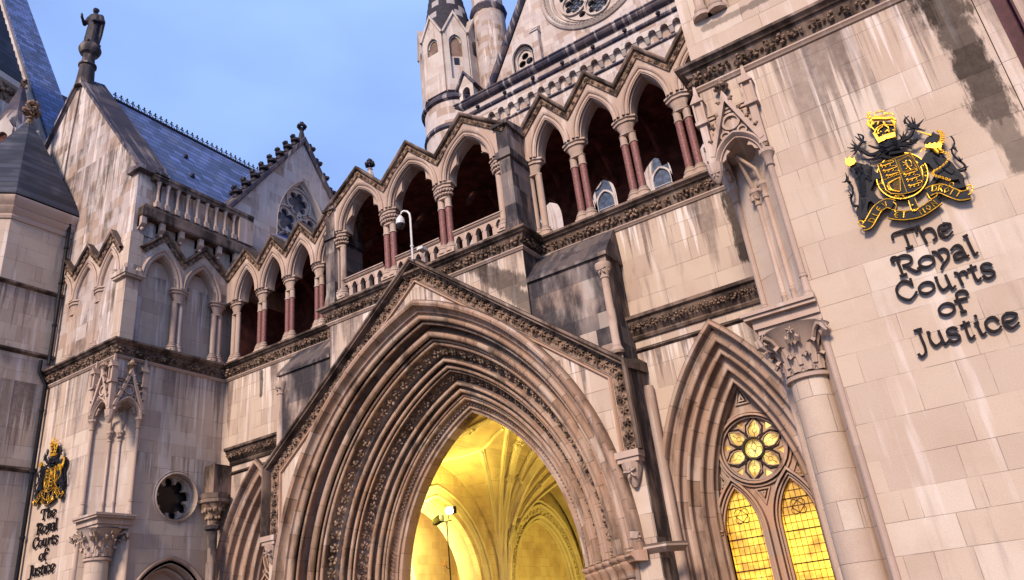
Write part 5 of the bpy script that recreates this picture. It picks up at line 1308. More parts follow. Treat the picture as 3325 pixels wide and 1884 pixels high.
tag(dp.build('drainpipe', M['black'], None), 'thin black drainpipe in the joint between the octagonal turret and left tower', 'pipe')
tag(bx_o, 'small pale box light lying behind the gable apex by the parapet', 'light')

# ================================================================== VAULTED PORCH INTERIOR
vt = thing('porch_vault', (0, 21.8, 0), 'yellow-lit ribbed stone vault and walls inside the great archway', 'vault')
VX0, VX1, VY0, VY1, VZ = -4.55, 4.55, 17.96, 25.2, 3.35
HX, HYv = 5.35, 4.3
def ar(t, hw, rise):           # pointed arch height, t in [-hw,hw]
    R, c = archR(hw, rise); return sqrt(max(0, R*R-(abs(t)+c)**2))
def vz(x, y): 
    return VZ+max(ar(x-(VX0+VX1)/2, (VX1-VX0)/2, HX), ar(y-(VY0+VY1)/2, (VY1-VY0)/2, HYv))
b = MB(); nx, ny = 60, 48; vs = []; fs = []
for i in range(nx+1):
    for j in range(ny+1): x = VX0+(VX1-VX0)*i/nx; y = VY0+(VY1-VY0)*j/ny; vs.append((x, y, vz(x, y)))
for i in range(nx):
    for j in range(ny): fs.append((i*(ny+1)+j, (i+1)*(ny+1)+j, (i+1)*(ny+1)+j+1, i*(ny+1)+j+1))
b.add(vs, fs); b.build('web', M['vault'], vt, ang=50)
def rib(pts, r=.13, boss=True, lift=.0):
    b = MB()
    P_ = [(x, y, z-.05-lift) for x, y, z in pts]; b.tube(P_, r, 8)
    b.tube([(x+r*1.5, y, z+r*.4) for x, y, z in P_], r*.45, 6); b.tube([(x-r*1.5, y, z+r*.4) for x, y, z in P_], r*.45, 6)
    o = b.build('rib', M['rib'], vt)
    if boss:
        for t in (.35, .62, .85):
            q = P_[int(t*(len(P_)-1))]; b = MB()
            for k in range(14): b.blob((q[0]+random.uniform(-.14, .14), q[1]+random.uniform(-.14, .14), q[2]-.02+random.uniform(-.12, .06)), random.uniform(.06, .11))
            b.build('boss', M['rib'], o)
mx, my = (VX0+VX1)/2, (VY0+VY1)/2
def hp(x, y): return (x, y, vz(x, y))
for (cx, cy) in ((VX0, VY1), (VX1, VY1), (VX0, VY0), (VX1, VY0)):
    rib([hp(cx+(mx-cx)*t, cy+(my-cy)*t) for t in [k/24 for k in range(25)]])
    if cy == VY1:
        rib([hp(cx+(mx-cx)*t, cy+(my-cy)*t*.45) for t in [k/24 for k in range(25)]], .08); rib([hp(cx+(mx-cx)*t, cy+(my-cy)*t*.12) for t in [k/24 for k in range(25)]], .07, False); rib([hp(cx+(mx-cx)*t*.72, cy+(my-cy)*t) for t in [k/24 for k in range(25)]], .07, False)
        rib([hp(cx+(mx-cx)*t*.45, cy+(my-cy)*t) for t in [k/24 for k in range(25)]], .06, False)
rib([hp(mx, VY0+(VY1-VY0)*t) for t in [k/20 for k in range(21)]], .07)
rib([hp(VX0+(VX1-VX0)*t, my) for t in [k/20 for k in range(21)]], .07)
# walls
R, c_ = archR(2.35, 2.9)
la = archpts(my, 3.3, c_, R, 14)
frl = side(VX0, -1); b = MB(frl); b.prism([(VY0, 0), (la[0][0], 0)]+la+[(la[-1][0], 0), (VY1, 0), (VY1, 8.2), (VY0, 8.2)], 0, .9); b.build('left_wall', M['vault'], vt)
b = MB(frl); b.arch(my, 3.3, c_, [(R+.64, .01), (R+.63, -.03)]+roll(R+.58, -.04, .05)+[(R+.5, -.02), (R+.46, -.012), (R+.30, -.012)]+roll(R+.24, -.02, .07)+[(R+.12, .12)]+roll(R+.06, .14, .06)+[(R-.04, .3), (R-.06, .9)], leg=0, n=20); b.build('side_arch_moulding', M['rib'], vt)
b = MB(frl); b.prism([(VY0-1, 0), (VY1+1, 0), (VY1+1, 8), (VY0-1, 8)], 2.6, 3.0)
b.prism([(VY0-1.0, 0), (VY0-.8, 0), (VY0-.8, 8), (VY0-1, 8)], .9, 2.8); b.prism([(VY1+.8, 0), (VY1+1.0, 0), (VY1+1.0, 8), (VY1+.8, 8)], .9, 2.8)
b.build('side_passage_wall', M['vault'], vt, smooth=False)
b = MB(); b.box(VX0-3.2, VX0-.9, VY0-1, VY1+1, 6.9, 7.1); b.build('side_passage_ceiling', M['vault'], vt, smooth=False)
for yy in (my+.2,):
    R2, c2 = archR(1.5, 2.3); b = MB(side(VX0, -1)); b.arch(yy, 3.3, c2, roll(R2+.1, 2.55, .06)+roll(R2, 2.57, .05)+roll(R2-.12, 2.58, .05), leg=0, n=14); b.build('blind_arch', M['rib'], vt)
YB0, YB1 = VY1, 32.0; my2 = (YB0+YB1)/2
def vz2(x, y): return VZ+max(ar(x-mx, (VX1-VX0)/2, HX), ar(y-my2, (YB1-YB0)/2, HYv))
b = MB(); vs = []; fs = []
for i in range(nx+1):
    for j in range(ny+1): x = VX0+(VX1-VX0)*i/nx; y = YB0+(YB1-YB0)*j/ny; vs.append((x, y, vz2(x, y)))
for i in range(nx):
    for j in range(ny): fs.append((i*(ny+1)+j, (i+1)*(ny+1)+j, (i+1)*(ny+1)+j+1, i*(ny+1)+j+1))
b.add(vs, fs); b.build('web', M['vault'], vt, ang=50)
def hp2(x, y): return (x, y, vz2(x, y))
for cx in (VX0, VX1):
    for cy in (YB0, YB1):
        for fx, fy, rr in ((1, 1, .11), (1, .5, .08), (.55, 1, .08), (1, .2, .06)):
            rib([hp2(cx+(mx-cx)*t*fx, cy+(my2-cy)*t*fy) for t in [k/22 for k in range(23)]], rr, fx == fy)
rib([hp2(mx, YB0+(YB1-YB0)*t) for t in [k/20 for k in range(21)]], .07); rib([hp2(VX0+(VX1-VX0)*t, my2) for t in [k/20 for k in range(21)]], .07)
rib([(VX0+(VX1-VX0)*t, VY1, VZ+ar((VX1-VX0)*(t-.5), (VX1-VX0)/2, HX)) for t in [k/40 for k in range(41)]], .19)
R3, c3 = archR(2.3, 2.7)
b = MB(side(VX0, -1)); b.prism([(YB0, 0), (YB1, 0), (YB1, 8.4), (YB0, 8.4)], .25, .8); b.build('left_wall', M['vault'], vt)
b = MB(side(VX0, -1)); b.arch(my2, 3.4, c3, [(R3+.85, .26), (R3+.8, .0)]+roll(R3+.72, -.02, .06)+roll(R3+.54, .0, .08)+[(R3+.42, .06), (R3+.20, .08)]+roll(R3+.12, .06, .08)+[(R3+.02, .14)]+roll(R3-.04, .16, .06)+[(R3-.12, .25)], leg=0, n=20); b.build('blind_arch', M['rib'], vt)
b = MB(side(VX0, -1)); th = acos(c3/R3)
for sg in (-1, 1):
    for i in range(16):
        a = (i+.5)/16*th
        for j in range(6): b.blob((my2+sg*((R3+.31)*cos(a)-c3)+random.uniform(-.08, .08), .04, 3.4+(R3+.31)*sin(a)+random.uniform(-.1, .1)), random.uniform(.04, .07))
b.build('carved_foliage', M['rib'], vt)
b = MB(); b.box(VX0-1.2, VX1+1, YB1-.02, YB1+.4, 0, 9.4); b.build('back_wall', M['vault'], vt, smooth=False)
b = MB(side(VX1, 1)); b.prism([(YB0, 0), (YB1, 0), (YB1, 8.6), (YB0, 8.6)], 0, .6); b.build('right_wall', M['vault'], vt)
frr = side(VX1, 1); b = MB(frr); b.prism([(VY0, 0), (VY1, 0), (VY1, 8.6), (VY0, 8.6)], 0, .6); b.build('right_wall', M['vault'], vt)
b = MB(); l = archpts(0, zsP, cP, 5.22, 20); b.prism([(-5, 0), (l[0][0], 0)]+l+[(l[-1][0], 0), (5, 0), (5, 9.6), (-5, 9.6)], 17.94, 18.0); b.build('front_wall_inside', M['vault'], vt)
b = MB(); b.box(-6, 6, 16.6, 33, 9.6, 9.9); b.build('roof_slab', M['inner'], vt, smooth=False)
# springer shafts in the back left corner
b = MB()
for dx, dy in ((.12, -.12), (.32, -.06), (.06, -.32), (.45, -.02), (.02, -.45)): b.lathe([(.08, 0), (.08, 3.0), (.14, 3.3), (.14, 3.4)], VX0+dx, VY1+dy, 10)
b.build('springer', M['rib'], vt)

# floodlight stand
fs_ = thing('floodlight_stand', (-3.65, 20.8, 0), 'thin black stand with bright floodlights inside the archway', 'lamp')
lx, ly = -3.55, 20.75
b = MB(); b.tube([(lx, ly, 0), (lx, ly, 5.35)], .022, 6); b.tube([(lx-.3, ly, 5.38), (lx+.2, ly, 5.38)], .018, 6)
b.tube([(lx, ly, 5.3), (lx-.2, ly, 5.5)], .014, 5); b.tube([(lx, ly, 5.25), (lx+.12, ly, 5.6)], .014, 5)
b.tube([(lx, ly, 3.9), (lx-.12, ly, 3.95), (lx-.16, ly, 4.05)], .012, 5); b.tube([(lx, ly, 3.4), (lx-.12, ly, 3.45)], .012, 5); b.build('stand', M['black'], fs_)
b = MB(); b.hexa([(lx-.48, ly-.12, 5.32), (lx-.16, ly-.16, 5.42), (lx-.16, ly+.10, 5.42), (lx-.48, ly+.10, 5.32), (lx-.52, ly-.12, 5.50), (lx-.18, ly-.16, 5.62), (lx-.18, ly+.10, 5.62), (lx-.52, ly+.10, 5.50)])
b.box(lx+.02, lx+.30, ly+.02, ly+.18, 5.60, 5.82); b.build('lamp_head', M['black'], fs_, smooth=False)
mlamp = bpy.data.materials.new('lamp_face'); mlamp.use_nodes = True; q = mlamp.node_tree.nodes['Principled BSDF']; q.inputs['Emission Color'].default_value = (1, .86, .45, 1); q.inputs['Emission Strength'].default_value = 60
b = MB(); b.lathe([(.11, 5.60), (.12, 5.70), (.08, 5.78)], lx+.16, ly-.04, 12); b.build('lamp_face', mlamp, fs_, smooth=False)
b = MB(); b.box(lx-.24, lx-.10, ly-.12, ly+.02, 4.02, 4.16); b.build('small_lamp', M['order'], fs_, smooth=False)
b = MB(); b.lathe([(.05, 3.38), (.07, 3.42), (.07, 3.5), (.04, 3.52)], lx-.15, ly, 10); b.build('small_camera', M['black'], fs_)
def lamp(name, loc, e, r, col=(1.0, .76, .08)):
    d = bpy.data.lights.new(name, 'POINT'); d.energy = e; d.color = col; d.shadow_soft_size = r
    o = bpy.data.objects.new(name, d); o.location = loc; COL.objects.link(o); o.parent = fs_; o.matrix_parent_inverse = fs_.matrix_basis.inverted(); return o
lamp('lamp_and_fill_light', (lx+.16, ly-.16, 5.72), 720, .07, (1.0, .77, .12))
lamp('lamp_and_fill_light', (lx-.62, ly-.1, 5.52), 70, .10)
lamp('lamp_and_fill_light', (2.4, 19.0, 1.6), 190, .10, (1.0, .66, .07))  # added fill with no fixture, brightens the right part of the vault
lamp('lamp_and_fill_light', (.6, 27.6, 2.0), 560, .12, (1.0, .76, .12))  # unseen light added for the rear bay
lamp('lamp_and_fill_light', (-6.3, 22.3, 4.6), 330, .2, (1.0, .74, .22))  # added fill with no fixture, brightens the side passage

# ================================================================== LETTERING AND ARMS
Mr = Matrix((RT, UP, -F))
def onwall(px, py, yp):        # photograph position of a traced outline -> point on the sign wall
    d = RT*(px-1662.5)+UP*(-(py-942))+F*2483.8; t = yp/d.y; return (12.125+d.x*t, 1.6+d.z*t)
TX = lambda pts, yp=12.46: [onwall(2650+a/2.913, 700+c/2.913, yp) for a, c in pts]
TA = lambda pts, yp=12.42: [onwall(2650+a/2.913, 300+c/2.913, yp) for a, c in pts]
def smooth_path(P_, k=4):
    out = []; n = len(P_)
    if n < 3: return list(P_)
    for i in range(n-1):
        p0 = P_[max(0, i-1)]; p1 = P_[i]; p2 = P_[i+1]; p3 = P_[min(n-1, i+2)]
        for j in range(k):
            t = j/k; out.append(tuple(.5*((2*p1[d])+(-p0[d]+p2[d])*t+(2*p0[d]-5*p1[d]+4*p2[d]-p3[d])*t*t+(-p0[d]+3*p1[d]-3*p2[d]+p3[d])*t**3) for d in (0, 1)))
    out.append(P_[-1]); return out
def pen(b, pts, w0, w1, y0, y1, sm=True):
    P_ = smooth_path(pts) if sm else list(pts); n = len(P_)
    Lr = []
    for i in range(n):
        a = P_[max(0, i-1)]; c = P_[min(n-1, i+1)]; dx, dz = c[0]-a[0], c[1]-a[1]; l = sqrt(dx*dx+dz*dz) or 1
        an = atan2(dz, dx); wd = w0+(w1-w0)*abs(sin(an-radians(35)))
        Lr.append((P_[i][0]-dz/l*wd, P_[i][1]+dx/l*wd, P_[i][0]+dz/l*wd, P_[i][1]-dx/l*wd))
    vs = []
    for q in Lr: vs += [(q[0], y0, q[1]), (q[2], y0, q[3]), (q[2], y1, q[3]), (q[0], y1, q[1])]
    fs = [(0, 1, 2, 3), (4*n-4, 4*n-3, 4*n-2, 4*n-1)]
    for i in range(n-1):
        for k in range(4): fs.append((4*i+k, 4*i+(k+1) % 4, 4*i+4+(k+1) % 4, 4*i+4+k))
    b.add(vs, fs)
def ell(cx, cy, rx, ry, rot=-15, n=16): return [(cx+rx*cos(2*pi*k/n)*cos(radians(rot))-ry*sin(2*pi*k/n)*sin(radians(rot)), cy+rx*cos(2*pi*k/n)*sin(radians(rot))+ry*sin(2*pi*k/n)*cos(radians(rot))) for k in range(n+1)]
LET = [
 ('The', [[(728, 232), (724, 182), (800, 152), (890, 128), (940, 122), (950, 172)], [(826, 150), (858, 225), (882, 305)], [(848, 316), (882, 304), (918, 290)],
          [(945, 112), (980, 96)], [(964, 100), (1004, 180), (1046, 262)], [(1004, 172), (1040, 132), (1090, 128), (1124, 168), (1134, 210), (1104, 240)],
          [(1222, 84), (1168, 104), (1158, 150), (1188, 190), (1240, 204), (1294, 152)], [(1196, 80), (1240, 80), (1272, 92), (1240, 132), (1180, 146)]]),
 ('Royal', [[(742, 446), (714, 432), (718, 402), (756, 398), (784, 424)], [(756, 400), (790, 480), (822, 566)], [(790, 578), (828, 564), (862, 552)], [(768, 402), (820, 380), (876, 384), (904, 414), (880, 456), (814, 478)], [(840, 468), (896, 508), (944, 528), (982, 514), (962, 494)],
            [(1045+x, 438+y) for x, y in [(a-0, c-0) for a, c in ell(0, 0, 72, 50)]],
            [(1092, 350), (1134, 350), (1176, 394), (1196, 424)], [(1150, 338), (1206, 318), (1248, 348), (1244, 410), (1200, 470), (1184, 514)],
            [(1272, 334), (1304, 296), (1344, 284), (1376, 304)], [(1372, 296), (1400, 350), (1424, 390), (1446, 374)], [(1392, 336), (1330, 356), (1304, 384), (1326, 416), (1372, 404), (1412, 378)],
            [(1388, 208), (1434, 184)], [(1412, 190), (1452, 276), (1500, 368), (1530, 346)]]),
 ('Courts', [[(890, 596), (910, 660)], [(908, 654), (854, 622), (800, 634), (762, 690), (776, 752), (830, 790), (888, 798), (928, 762), (954, 718)],
             [(1045+x, 686+y) for x, y in ell(0, 0, 72, 52)],
             [(1118, 592), (1150, 590)], [(1136, 590), (1156, 654), (1196, 704), (1240, 682), (1262, 648)], [(1222, 562), (1254, 630), (1286, 690), (1322, 664)],
             [(1302, 546), (1336, 552), (1362, 606), (1388, 658)], [(1340, 570), (1376, 536), (1412, 536), (1426, 568)],
             [(1462, 468), (1484, 540), (1512, 604), (1540, 614), (1562, 588)], [(1426, 520), (1470, 500), (1518, 482)],
             [(1662, 474), (1622, 456), (1574, 468), (1562, 500), (1590, 520), (1650, 520), (1686, 544), (1668, 580), (1618, 594), (1576, 570)]]),
 ('of', [[(1235+x, 888+y) for x, y in ell(0, 0, 74, 54)], [(1436, 752), (1412, 718), (1362, 716), (1326, 744), (1340, 800), (1368, 860), (1396, 918)], [(1362, 920), (1420, 902)], [(1304, 814), (1366, 796), (1432, 782)]]),
 ('Justice', [[(922, 1096), (962, 1082), (1002, 1072)], [(970, 1090), (996, 1160), (1028, 1236), (1036, 1300), (1000, 1336), (966, 1310)],
              [(1044, 1110), (1076, 1106)], [(1062, 1108), (1080, 1180), (1126, 1232), (1170, 1212), (1190, 1184)], [(1156, 1088), (1184, 1150), (1218, 1214), (1252, 1190)],
              [(1334, 1078), (1296, 1062), (1250, 1078), (1240, 1108), (1268, 1126), (1326, 1124), (1358, 1150), (1340, 1184), (1290, 1194), (1256, 1172)],
              [(1396, 1000), (1420, 1080), (1446, 1150), (1474, 1164), (1502, 1132)], [(1362, 1050), (1410, 1028), (1454, 1010)],
              [(1492, 1028), (1534, 1004)], [(1512, 1014), (1542, 1076), (1574, 1128), (1610, 1104)], [(1500, 944), (1514, 962)],
              [(1724, 1004), (1684, 966), (1634, 974), (1602, 1014), (1618, 1066), (1670, 1098), (1726, 1082), (1752, 1046)],
              [(1816, 926), (1768, 956), (1770, 1008), (1806, 1050), (1862, 1062), (1922, 1010)], [(1790, 928), (1846, 924), (1896, 940), (1864, 988), (1788, 1008)]])]
def lettering(dx, lab):
    t = thing('lettering_sign', (12.2+dx, 12.4, 5.8), lab, 'sign lettering', 'signs reading The Royal Courts of Justice')
    for word, strokes in LET:
        b = MB(off(dx, 0, 0))
        for i, s_ in enumerate(strokes):
            P_ = TX(s_); pen(b, P_, .0115, .021, 12.435-(i % 3)*.0012, 12.47)
        b.build('word', M['lettering'], t)['label'] = 'black raised word ' + word
        b = MB(off(dx, 0, 0))
        for s_ in strokes[::2]: p = TX([s_[len(s_)//2]])[0]; b.tube([(p[0], 12.45, p[1]), (p[0], 12.51, p[1])], .008, 5)
        b.build('fixing_pin', M['lettering'], t)
    return t
lettering(0, 'black letters The Royal Courts of Justice on the right pier, below the large arms')
lettering(-24.4, 'distant narrow-looking black letters The Royal Courts of Justice on the left tower')

def glyphs(b, text, path, size, y0, dx, flip=False):
    """small raised capitals along a traced line, drawn from simple strokes"""
    G = {'D': [[(0, 0), (0, 1)], [(0, 1), (.5, .85), (.6, .5), (.5, .15), (0, 0)]], 'I': [[(.2, 0), (.2, 1)]], 'E': [[(.5, 1), (.1, .8), (0, .5), (.1, .2), (.5, 0)], [(0, .5), (.5, .5)]], 'V': [[(0, 1), (.3, 0), (.6, 1)]],
         'T': [[(.3, 0), (.3, 1)], [(0, 1), (.6, 1)]], 'M': [[(0, 0), (0, .9), (.3, .4), (.6, .9), (.6, 0)]], 'O': [[(.3, 0), (0, .5), (.3, 1), (.6, .5), (.3, 0)]], 'N': [[(0, 0), (0, 1), (.55, 0), (.55, 1)]],
         'R': [[(0, 0), (0, 1), (.5, .85), (.4, .55), (0, .5)], [(.2, .5), (.6, 0)]], 'H': [[(0, 0), (0, 1)], [(.55, 0), (.55, 1)], [(0, .5), (.55, .5)]], 'S': [[(.5, .9), (.1, .9), (.1, .6), (.5, .4), (.45, .1), (0, .1)]],
         'P': [[(0, 0), (0, 1), (.5, .85), (.4, .5), (0, .45)]], 'Q': [[(.3, 0), (0, .5), (.3, 1), (.6, .5), (.3, 0)], [(.35, .2), (.6, -.1)]], 'A': [[(0, 0), (.3, 1), (.6, 0)], [(.12, .4), (.48, .4)]], 'L': [[(0, 1), (0, 0), (.5, 0)]], 'Y': [[(0, 1), (.3, .5), (.6, 1)], [(.3, .5), (.3, 0)]]}
    L = [0]
    for p, q in zip(path[:-1], path[1:]): L.append(L[-1]+sqrt((p[0]-q[0])**2+(p[1]-q[1])**2))
    n = len(text)
    for i, ch in enumerate(text):
        if ch not in G: continue
        s = L[-1]*(i+.5)/n; k = max(j for j in range(len(L)-1) if L[j] <= s+1e-9); f = (s-L[k])/((L[k+1]-L[k]) or 1)
        px = path[k][0]+(path[k+1][0]-path[k][0])*f; pz = path[k][1]+(path[k+1][1]-path[k][1])*f
        tx_, tz_ = path[k+1][0]-path[k][0], path[k+1][1]-path[k][1]; l = sqrt(tx_*tx_+tz_*tz_); tx_, tz_ = tx_/l, tz_/l
        for st_ in G[ch]:
            pts = [(px+tx_*(a-.3)*size-tz_*(c-.5)*size, y0, pz+tz_*(a-.3)*size+tx_*(c-.5)*size) for a, c in st_]
            b.tube(pts, size*.10, 4)

def arms(dx, lab):
    t = thing('coat_of_arms', (12.25+dx, 12.4, 7.9), lab, 'coat of arms', 'royal coats of arms above the lettering')
    o = off(dx, 0, 0)
    def plate(b, pts, y0=12.36, y1=12.44): b.prism(TA(pts), y0, y1)
    def blobs(b, pts, r, y=12.34, fy=.6):
        for (x, z), rr in zip(TA([p[:2] for p in pts]), [p[2] if len(p) > 2 else r for p in pts]): b.blob((x, y, z), (rr*.82, rr*fy*.6, rr*.66))
    def stroke(b, pts, r, y=12.34, n=6):
        P_ = smooth_path(TA(pts)); m = len(P_)
        rr = [r[0]*.85+(r[1]*.85-r[0]*.85)*i/(m-1) for i in range(m)] if isinstance(r, tuple) else r*.75
        b.tube([(x, y, z) for x, z in P_], rr, n)
    def leafc(b, cx, cy, tips, w=.028):
        for tp in tips: stroke(b, [(cx, cy), ((cx+tp[0])/2+6, (cy+tp[1])/2+6), tp], (w, .004), 12.35)
    # garter disc and shield
    c0 = TA([(815, 800)])[0]; rx, rz = .365, .40
    def el(k, n=40): return [(c0[0]+rx*k*cos(2*pi*i/n), c0[1]+rz*k*sin(2*pi*i/n)) for i in range(n)]
    b = MB(o); b.prism(el(1.0), 12.38, 12.46); b.prism(TA([(590, 700), (900, 585), (975, 720), (1020, 830), (1000, 910), (930, 960), (830, 985), (720, 975), (665, 940)]), 12.35, 12.39); b.build('shield', M['black'], t)
    b = MB(o); b.band(el(1.0), -.004, .007, 12.365, 12.40, closed=True); b.band(el(.80), -.004, .006, 12.365, 12.40, closed=True)
    for q in ([(590, 700), (900, 590)], [(590, 700), (665, 940), (720, 975), (830, 980), (930, 955), (1005, 910), (1020, 830), (985, 740), (900, 590)], [(755, 655), (865, 965)], [(640, 850), (800, 790), (970, 735)]):
        P_ = TA(q); b.tube([(x, 12.345, z) for x, z in P_], .006, 5)
    for k in (0, .16): P_ = TA([(775+70*k, 665+50*k), (900-90*k, 605+60*k), (960-70*k, 735-60*k), (815+70*k, 785-80*k)]); b.tube([(x, 12.345, z) for x, z in P_], .006, 4, True)
    b.build('shield_lines', M['gold'], t)
    b = MB(o)
    for (x0, y0) in ((612, 720), (640, 765), (670, 810), (835, 800), (860, 850), (880, 905)):      # lions passant
        stroke(b, [(x0, y0), (x0+40, y0-6), (x0+90, y0-24), (x0+112, y0-30)], (.017, .012), 12.335); blobs(b, [(x0+8, y0-8, .022)], .02)
        stroke(b, [(x0+105, y0-28), (x0+130, y0-44), (x0+105, y0-52), (x0+80, y0-44)], .006, 12.335)
        for k in (10, 45, 85): stroke(b, [(x0+k+8, y0-4-k*.22), (x0+k+14, y0+16-k*.25), (x0+k, y0+20-k*.25)], .007, 12.335)
    stroke(b, [(850, 680), (862, 705), (880, 735)], (.022, .016), 12.335); blobs(b, [(858, 668, .024)], .02)      # lion rampant
    for q in ([(850, 690), (825, 680)], [(862, 700), (830, 712)], [(882, 730), (850, 748)], [(885, 735), (905, 752)], [(885, 720), (912, 715), (905, 680), (885, 660)]): stroke(b, q, .008, 12.335)
    stroke(b, [(800, 820), (806, 955)], .010, 12.335); stroke(b, [(800, 825), (745, 850), (690, 885)], (.010, .022), 12.335); stroke(b, [(690, 885), (720, 940), (800, 958)], (.022, .012), 12.335); stroke(b, [(680, 900), (700, 940), (760, 950)], .012, 12.335)
    for k in range(5): stroke(b, [(735+k*13, 862-k*7), (745+k*12, 940+k*3)], .0025, 12.34, 4)
    b.build('charges', M['gold'], t)
    b = MB(o); gp = el(.90, 80)
    def arc(a0, a1, n=24): return [(c0[0]+rx*.90*cos(radians(a0+(a1-a0)*i/n)), c0[1]+rz*.90*sin(radians(a0+(a1-a0)*i/n))) for i in range(n+1)]
    glyphs(b, 'HONI', list(reversed(arc(192, 240))) if False else arc(245, 190)[::-1][::-1], .05, 12.37, dx); glyphs(b, 'S.Y.T', arc(186, 130), .045, 12.37, dx); glyphs(b, 'Y.PENSE', arc(42, -28), .05, 12.37, dx)
    b.build('garter_letters', M['gold'], t)
    # strap end of the garter
    b = MB(o); P_ = TA([(880, 985), (940, 985), (975, 1110), (930, 1140), (900, 1120)]); b.prism(P_, 12.37, 12.41); b.build('strap', M['black'], t)
    b = MB(o); b.tube([(x, 12.36, z) for x, z in TA([(740, 1000), (790, 985), (850, 1000), (800, 1025), (780, 985)])], .008, 5); blobs(b, [(760, 1000, .016), (830, 1000, .016), (890, 1005, .016)], .02); b.tube([(x, 12.362, z) for x, z in TA([(880, 1035), (905, 1125), (935, 1145), (975, 1110), (940, 1020)])], .008, 5); blobs(b, [(918, 1085, .022), (935, 1135, .03)], .02); b.build('buckle', M['gold'], t)
    # crown and crest lion
    b = MB(o); plate(b, [(545, 400), (600, 500), (680, 462), (755, 442), (752, 330), (735, 300), (690, 300), (620, 290), (560, 300), (500, 310), (505, 335), (530, 360)], 12.36, 12.46)
    b.build('crown_lining', M['black'], t)
    b = MB(o)
    plate(b, [(545, 408), (600, 500), (680, 462), (757, 442), (754, 398), (670, 420), (600, 452), (572, 400)], 12.33, 12.40)
    for q in ([(560, 410), (590, 355), (650, 330), (745, 335)], [(570, 415), (560, 380), (525, 345), (500, 312)], [(750, 400), (752, 350), (730, 305)], [(655, 330), (640, 300), (655, 320)], [(590, 420), (600, 375), (640, 345)], [(700, 405), (690, 355), (655, 335)]): stroke(b, q, .016, 12.335)
    blobs(b, [(655, 320, .03), (598, 410, .028), (620, 395, .02), (680, 385, .03), (665, 395, .02), (696, 390, .02), (738, 380, .024), (570, 385, .02), (640, 425, .016), (700, 415, .016)], .02, 12.33)
    blobs(b, [(505, 235, .045), (515, 260, .05), (530, 290, .055), (545, 320, .045), (500, 215, .026), (520, 213, .022), (486, 262, .03)], .04, 12.335)      # mane and head
    stroke(b, [(540, 278), (600, 274), (670, 276), (735, 268)], (.050, .036), 12.325, 8)
    for q in ([(545, 300), (530, 340), (520, 360)], [(505, 290), (495, 320), (512, 350)], [(600, 300), (590, 330)], [(720, 290), (752, 315), (752, 340)], [(735, 270), (758, 290), (748, 330)]): stroke(b, q, (.026, .016), 12.335)
    stroke(b, [(740, 268), (740, 235), (690, 228), (620, 248), (565, 240), (560, 215), (600, 208), (640, 195)], .013, 12.335); blobs(b, [(612, 205, .03), (640, 200, .022), (660, 222, .022), (690, 215, .02)], .02, 12.335)
    for k in range(6): stroke(b, [(650+k*14, 228), (655+k*15, 208)], (.010, .003), 12.34, 4)
    b.build('crest', M['gold'], t)
    # helmet and mantling
    b = MB(o); hx, hz = TA([(690, 520)])[0]; b.blob((hx, 12.38, hz), (.17, .12, .115), rot=0); b.blob((hx+.02, 12.36, hz-.10), (.16, .09, .07), rot=0)
    for k in range(5): P_ = TA([(610+k*10, 560-k*22), (700+k*12, 585-k*26), (780, 545-k*20)]); b.tube([(x, 12.29, z) for x, z in P_], .008, 4)
    b.build('helmet', M['black'], t)
    b = MB(o)
    stroke(b, [(640, 560), (560, 600), (500, 600), (440, 560), (400, 540)], (.05, .03), 12.37); stroke(b, [(640, 540), (570, 540), (500, 515)], (.04, .012), 12.36); stroke(b, [(620, 590), (560, 640), (500, 650), (430, 645)], (.045, .008), 12.36); stroke(b, [(650, 600), (600, 640), (540, 665)], (.04, .006), 12.355)
    leafc(b, 400, 540, [(300, 540), (330, 500), (345, 470), (350, 620), (330, 580), (440, 610)], .034); stroke(b, [(400, 540), (440, 480), (450, 430), (400, 410)], (.034, .012), 12.36); leafc(b, 440, 480, [(485, 500), (490, 480), (395, 405), (370, 430), (420, 440)], .028)
    stroke(b, [(760, 500), (820, 470), (880, 440), (910, 400), (930, 350)], (.055, .03), 12.37); stroke(b, [(770, 520), (850, 500), (920, 500), (990, 450)], (.05, .008), 12.36); stroke(b, [(800, 520), (870, 520), (910, 555)], (.04, .008), 12.36)
    leafc(b, 930, 350, [(840, 240), (825, 290), (850, 330), (905, 250), (935, 260), (1025, 270), (990, 330), (1040, 380), (1000, 300), (860, 370)], .036); leafc(b, 820, 450, [(785, 410), (830, 385), (870, 380), (890, 415)], .03); leafc(b, 900, 480, [(975, 440), (1000, 450), (960, 500), (880, 440)], .03)
    stroke(b, [(700, 600), (760, 590), (840, 580)], (.06, .02), 12.35); stroke(b, [(640, 625), (700, 640), (770, 625)], (.05, .01), 12.35)
    for q in ([(850, 310), (845, 270), (885, 240)],): stroke(b, q, (.03, .006), 12.36)
    b.build('mantling', M['black'], t)
    # lion supporter
    b = MB(o)
    plate(b, [(322, 740), (345, 752), (352, 790), (372, 830), (392, 900), (410, 980), (408, 1070), (388, 1120), (384, 1160), (425, 1215), (480, 1212), (520, 1190), (500, 1160), (488, 1110), (500, 1050), (525, 1040), (560, 1072), (640, 1082), (676, 1058), (655, 1035), (600, 1015), (560, 965), (520, 940), (545, 880), (562, 835), (650, 832), (652, 795), (562, 765), (540, 715), (440, 690), (392, 676), (350, 700)], 12.36, 12.46)
    for q, r_ in (([(345, 728), (385, 705), (430, 720)], (.030, .06)), ([(400, 730), (430, 790), (440, 870), (450, 960)], (.085, .080)), ([(470, 760), (520, 755), (560, 790), (640, 815)], (.060, .026)), ([(450, 960), (455, 1050), (445, 1130), (450, 1195), (500, 1195)], (.075, .030)), ([(470, 985), (520, 1000), (560, 1050), (650, 1062)], (.060, .026)), ([(470, 700), (520, 735), (550, 770)], (.05, .03))):
        stroke(b, q, r_, 12.40, 8)
